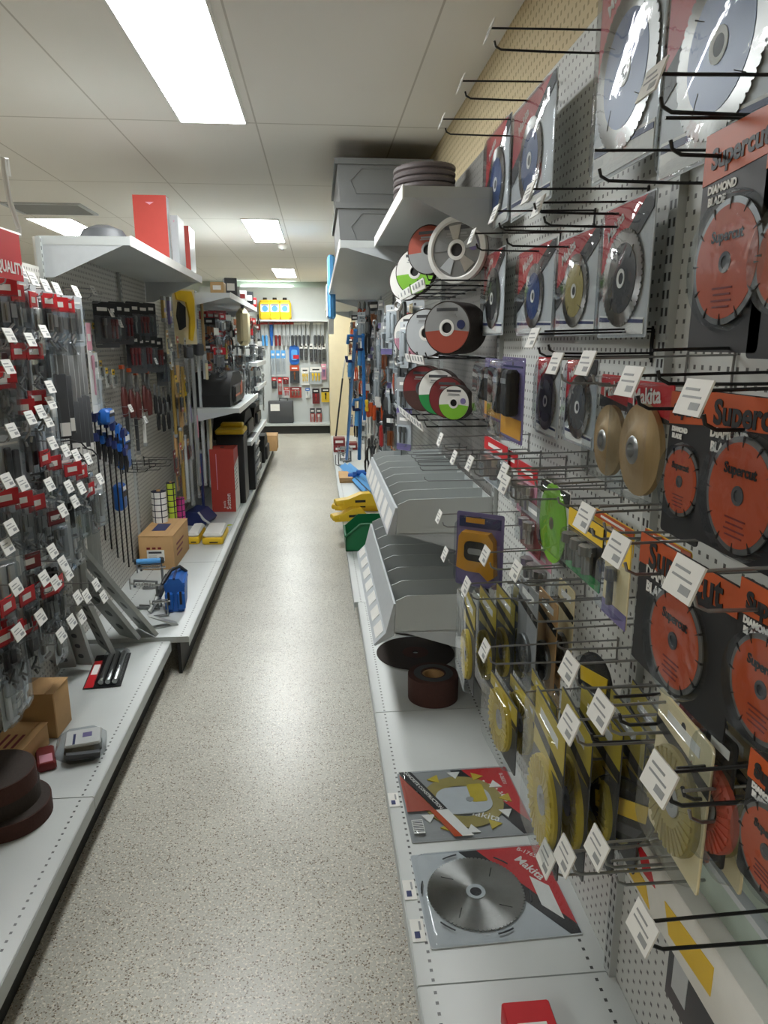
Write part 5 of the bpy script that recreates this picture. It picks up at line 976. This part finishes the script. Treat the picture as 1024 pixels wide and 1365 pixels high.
def bar_clamp_long(px, py0, py1, X, label):
    a = onX(px[0], py0, X); c = onX(px[1], py1, X); t = T('bar_clamp', c); v = a-c
    b = MB(); b.tube([(0, 0, 0), tuple(v)], .014, M['sky'], 6); b.build('bar', t)
    b = MB(); b.tube([tuple(v*.97), tuple(v*.97+Vector((-.05, -.03, 0))), tuple(v*.95+Vector((-.055, -.03, -.03)))], .012, M['sky'], 6); b.build('fixed_jaw', t)
    b = MB(); q = v*.82; b.tube([tuple(q), tuple(q+Vector((-.05, -.03, 0))), tuple(q+Vector((-.055, -.03, .04)))], .013, M['navy'], 6); b.tube([tuple(q+Vector((-.025, 0, 0))), tuple(q+Vector((-.03, 0, -.12)))], .016, M['lblue'], 8); b.build('sliding_jaw', t); return tag(t, label, 'bar clamp', 'long blue bar clamps')
bar_clamp_long((474, 462), 440, 612, .27, 'tall blue bar clamp leaning against the right shelves, farthest'); bar_clamp_long((481, 479), 530, 612, .30, 'shorter blue bar clamp standing nearer the grey tray')
bar_clamp_long((484, 486), 445, 560, .34, 'blue bar clamp hanging behind the orange screwdrivers')
for i, (x0, y0, x1, y1) in enumerate(((456, 622, 488, 656), (460, 620, 497, 654), (466, 620, 500, 648))):
    a = onZ(x0, y0, .2+.03*i); c = onZ(x1, y1, .2+.03*i); t = T('steel_bar', a); v = c-a; b = MB(); b.tube([(0, 0, 0), tuple(v)], .028, M['lblue'], 4); b.build('bar', t); b = MB(); b.tube([tuple(v*.5+Vector((-.05, 0, .02))), tuple(v*.5+Vector((.05, 0, .02)))], .03, M['blue'], 8); b.build('sliding_head', t)
    tag(t, 'light blue steel bar lying on the right base shelf, %s from the aisle' % ORD[i], 'steel bar', 'light blue bars on the base shelf')
for i, (x, y, z, L, yaw) in enumerate(((.235, 5.55, .171, .14, .2), (.32, 5.9, .171, .2, -.15), (.30, 5.62, .275, .17, .1))):
    t = T('yellow_clamp_stand', (x, y, z), yaw); b = MB(); b.prism([(-L, 0), (L, 0), (L*.9, .04), (L*.55, .1), (L*.1, .1), (-L*.5, .06), (-L, .05)], -.05, .05, M['yellow'], 'y'); b.build('body', t); b = MB(); b.bbox(-L*1.15, -L*.7, -.055, .055, .01, .05, M['yellow'], .01); b.build('jaw_block', t); b = MB(); b.box(-L*.2, L*.3, -.051, -.05, .03, .05, M['black']); b.build('print', t)
    tag(t, ('yellow plastic tool block sticking out over the aisle edge', 'yellow plastic tool block behind the green bin', 'upper yellow plastic tool block resting on another')[i], 'tool block', 'yellow tool blocks')
t = T('parts_bin', (.16, 4.95, .171), -PI/2); W, L, H = .30, .34, .19; b = MB(); th = .006
for s in (0, W-th): b.prism([(0, 0), (L, 0), (L, H), (.10, H), (.0, H*.55)], s, s+th, M['dgreen'], 'x')
b.box(0, W, 0, L, 0, th, M['dgreen']); b.box(0, W, 0, th, 0, H*.55, M['dgreen']); b.box(0, W, L-th, L, 0, H, M['dgreen']); b.build('bin_body', t)
b = MB(); b.tube([(W+.004, 0, H*.55), (W+.004, .10, H), (W+.004, L, H)], .008, M['dgreen'], 6); b.tube([(0, 0, H*.55), (W, 0, H*.55)], .008, M['dgreen'], 6); b.build('rolled_rim', t); tag(t, 'dark green open parts bin on the right base shelf', 'parts bin')
for i, (x, y, z) in enumerate(((.25, 9.3, .171), (.25, 9.31, .262), (.42, 9.5, .171))):
    t = T('small_box', (x, y, z)); b = MB(); b.bbox(-.075, .075, -.1, .1, 0, .09, M['dred'], .004); b.build('carton', t); b = MB(); b.box(-.05, .05, -.101, -.1, .03, .06, M['white']); b.build('label', t); tag(t, ('dark red box on the base shelf by the beige wall', 'dark red box resting on another by the beige wall', 'dark red box set back by the beige wall')[i], 'box', 'dark red boxes by the beige wall')
for i, (x, y) in enumerate(((.24, 8.6), (.3, 8.35), (.26, 8.1), (.36, 8.5))):
    t = c_clamp(1.2, False); t.location = (x, y, .171); t.rotation_euler = (0, 0, i); tag(t, 'steel frame clamp on the far right base shelf, %s from the beige wall' % ORD[i], 'clamp', 'steel clamps on the far right base shelf')
carton('cardboard_tray', .19, .42, 7.1, 7.5, .171, .05, 'flat brown carton beyond the blue bars')
a = Vector((.23, 10.95, .02)); t = T('broom', a); b = MB(); b.tube([(0, 0, .02), (.14, .3, 1.0)], .013, M['black'], 8); b.build('lower_handle', t); b = MB(); b.tube([(.14, .3, 1.0), (.2, .43, 1.35)], .012, M['steel'], 8); b.build('upper_handle', t); tag(t, 'black and silver pole leaning against the beige wall', 'pole')

# ------------------------------------------------------------------ goods on the back wall
BY = 12.93
def bput(o, px, py, label, cat, group=None, Y=BY): o.location = onY(px, py, Y); return tag(o, label, cat, group)
def bspan(x0, x1, y0, y1, Y=BY): a = onY(x0, y0, Y); c = onY(x1, y1, Y); return abs(c.x-a.x), abs(a.z-c.z)
for i, xx in enumerate((185, 215, 258, 295, 325, 360, 395, 430, 460, 490, 525, 562, 618, 650, 682)):
    px = 320+xx*.161; c = {2: 'blue', 3: 'dred', 4: 'dred', 7: 'dgrey'}.get(i, 'dgrey' if i > 7 else 'lblue' if i < 2 else 'greyd')
    def mk(c):
        t = T('long_tool'); b = MB(); b.bbox(-.03, .03, -.03, 0, -.22, 0, M['lgrey' if c != 'blue' else 'blue'], .006); b.build('tool_head', t); b = MB(); b.tube([(0, -.015, -.2), (0, -.015, -.38)], .022, M[c], 8); b.build('handle', t); b = MB(); b.box(-.032, .032, -.034, -.002, -.02, .015, M['red2' if i < 8 else 'white']); b.build('top_label', t); return t
    bput(inst(('lt', c, i < 8), mk, c), px, 431, 'long tool hanging in the top row on the back wall, %s from the left side' % ORD[i], 'long tool', 'long tools on the back wall')
def bcard(x0, x1, y0, y1, head, body, item, label, group=None):
    w, h = bspan(x0, x1, y0, y1); bput(small_pack(w, h, head, body, item, None, 'carded_pack'), (x0+x1)/2, y0, label, 'carded pack', group)
w, h = bspan(385, 399, 460, 486); t = T('round_card_pack'); b = MB(); b.prism(rr(w, h, w*.4, 6, 0, -h/2), -.004, 0, M['blue']); b.build('backing_card', t); b = MB(); b.prism(rr(w*.6, h*.55, w*.2, 5, 0, -h*.5), -.03, -.004, M['lblue']); b.box(-.02, .08, -.034, -.03, -h*.7, -h*.5, M['red']); b.build('printed_panel', t); bput(t, 392, 460, 'rounded bright blue card in the middle of the back wall', 'carded pack')
for i, (x0, x1, y0, y1) in enumerate(((399, 404, 458, 480), (405, 410, 458, 480), (412, 417, 458, 482), (418, 423, 458, 482), (424, 428, 458, 484), (429, 434, 458, 482))): bcard(x0, x1, y0, y1, 'white', 'dgrey', 'steel', 'dark tool card right of the round blue card, %s along' % ORD[i], 'dark tool cards on the back wall')
for i, (x0, x1) in enumerate(((360, 367), (367, 374), (374, 381))): bcard(x0, x1, 467, 502, 'lblue', 'lgrey', 'lgrey', 'pale blue clear pack left of the round blue card, %s along' % ORD[i], 'pale blue packs on the back wall')
for a in ((386, 399, 487, 511, 'orange', 'dgrey', 'copper', 'orange topped card below the round blue card'), (401, 412, 490, 513, 'white', 'white', 'yellow', 'white and yellow card in the middle of the back wall'), (413, 429, 489, 512, 'white', 'lgrey', 'yellow', 'wider white and yellow card beside the pink one'), (428, 435, 485, 506, 'pink', 'pink', 'purple', 'pink card at the right end of the back wall'),
          (362, 369, 503, 518, 'red', 'dgrey', 'steel', 'small red topped dark card near the black bags'), (370, 376, 503, 526, 'red', 'red2', 'white', 'tall narrow red card on the back wall'), (377, 385, 503, 512, 'red', 'dred', 'steel', 'short red card right of the tall red one'), (378, 386, 516, 530, 'red2', 'white', 'red', 'lower red and white card on the back wall'), (386, 402, 516, 530, 'dred', 'red2', 'steel', 'wide red card low on the back wall'),
          (407, 413, 517, 530, 'blue', 'white', 'steel', 'small blue topped card low on the back wall'), (416, 426, 518, 538, 'black', 'dred', 'red', 'black topped red card low on the back wall'), (428, 440, 517, 536, 'black', 'yellow', 'black', 'yellow and black card at the lower right of the back wall'), (413, 420, 544, 567, 'dgrey', 'red2', 'white', 'red card just above the back base shelf, left one of a pair'), (421, 429, 544, 567, 'dgrey', 'red2', 'white', 'red card just above the back base shelf, right one of a pair')): bcard(*a)
t = T('tool_case', onY(375.5, 570, 12.8)); t.location.z = .171; b = MB(); b.bbox(-.22, .22, -.06, .06, 0, .40, M['dgrey'], .02); b.build('case_body', t); b = MB(); b.tube([(-.02, -.02, .4), (-.02, -.02, .44), (.12, -.02, .44), (.12, -.02, .4)], .012, M['black'], 6); b.build('handle', t); b = MB(); b.box(-.18, -.02, -.0615, -.06, .22, .34, M['white']); b.build('label', t); tag(t, 'dark grey tool case with a white label standing on the back base shelf', 'tool case')
def jug():
    t = T('fluid_jug'); b = MB(); b.bbox(-.105, .105, -.07, .07, 0, .30, M['yellow'], .03); b.bbox(-.09, .09, -.06, .06, .29, .325, M['yellow'], .02); b.build('jug_body', t); b = MB(); b.lathe([(.035, .32), (.035, .365), (0, .365)], M['black'], 16); b.build('cap', t); b = MB(); b.prism(rr(.15, .13, .02, 4, 0, .19), -.0725, -.07, M['white']); b.prism(circ(.05, 18, 0, .18), -.0735, -.0725, M['lblue']); b.box(-.06, .06, -.0735, -.0725, .235, .25, M['navy']); b.build('label', t); return t
for i, xx in enumerate((212, 292, 375)):
    o = inst('jug', jug); p = onY(320+xx*.161, 424, 12.8); o.location = (p.x, 12.8, 1.951); tag(o, '%s yellow jug of the three on the back top shelf' % ('leftmost', 'middle', 'rightmost')[i], 'jug', 'yellow jugs on the back shelf')

# ------------------------------------------------------------------ light and view
w = bpy.data.worlds.new('world'); SC.world = w; w.use_nodes = True; w.node_tree.nodes['Background'].inputs[0].default_value = (.9, .92, 1, 1); w.node_tree.nodes['Background'].inputs[1].default_value = .05
SC.view_settings.view_transform = 'Standard'; SC.view_settings.look = 'None'; SC.view_settings.gamma = 1; SC.view_settings.exposure = 1.15
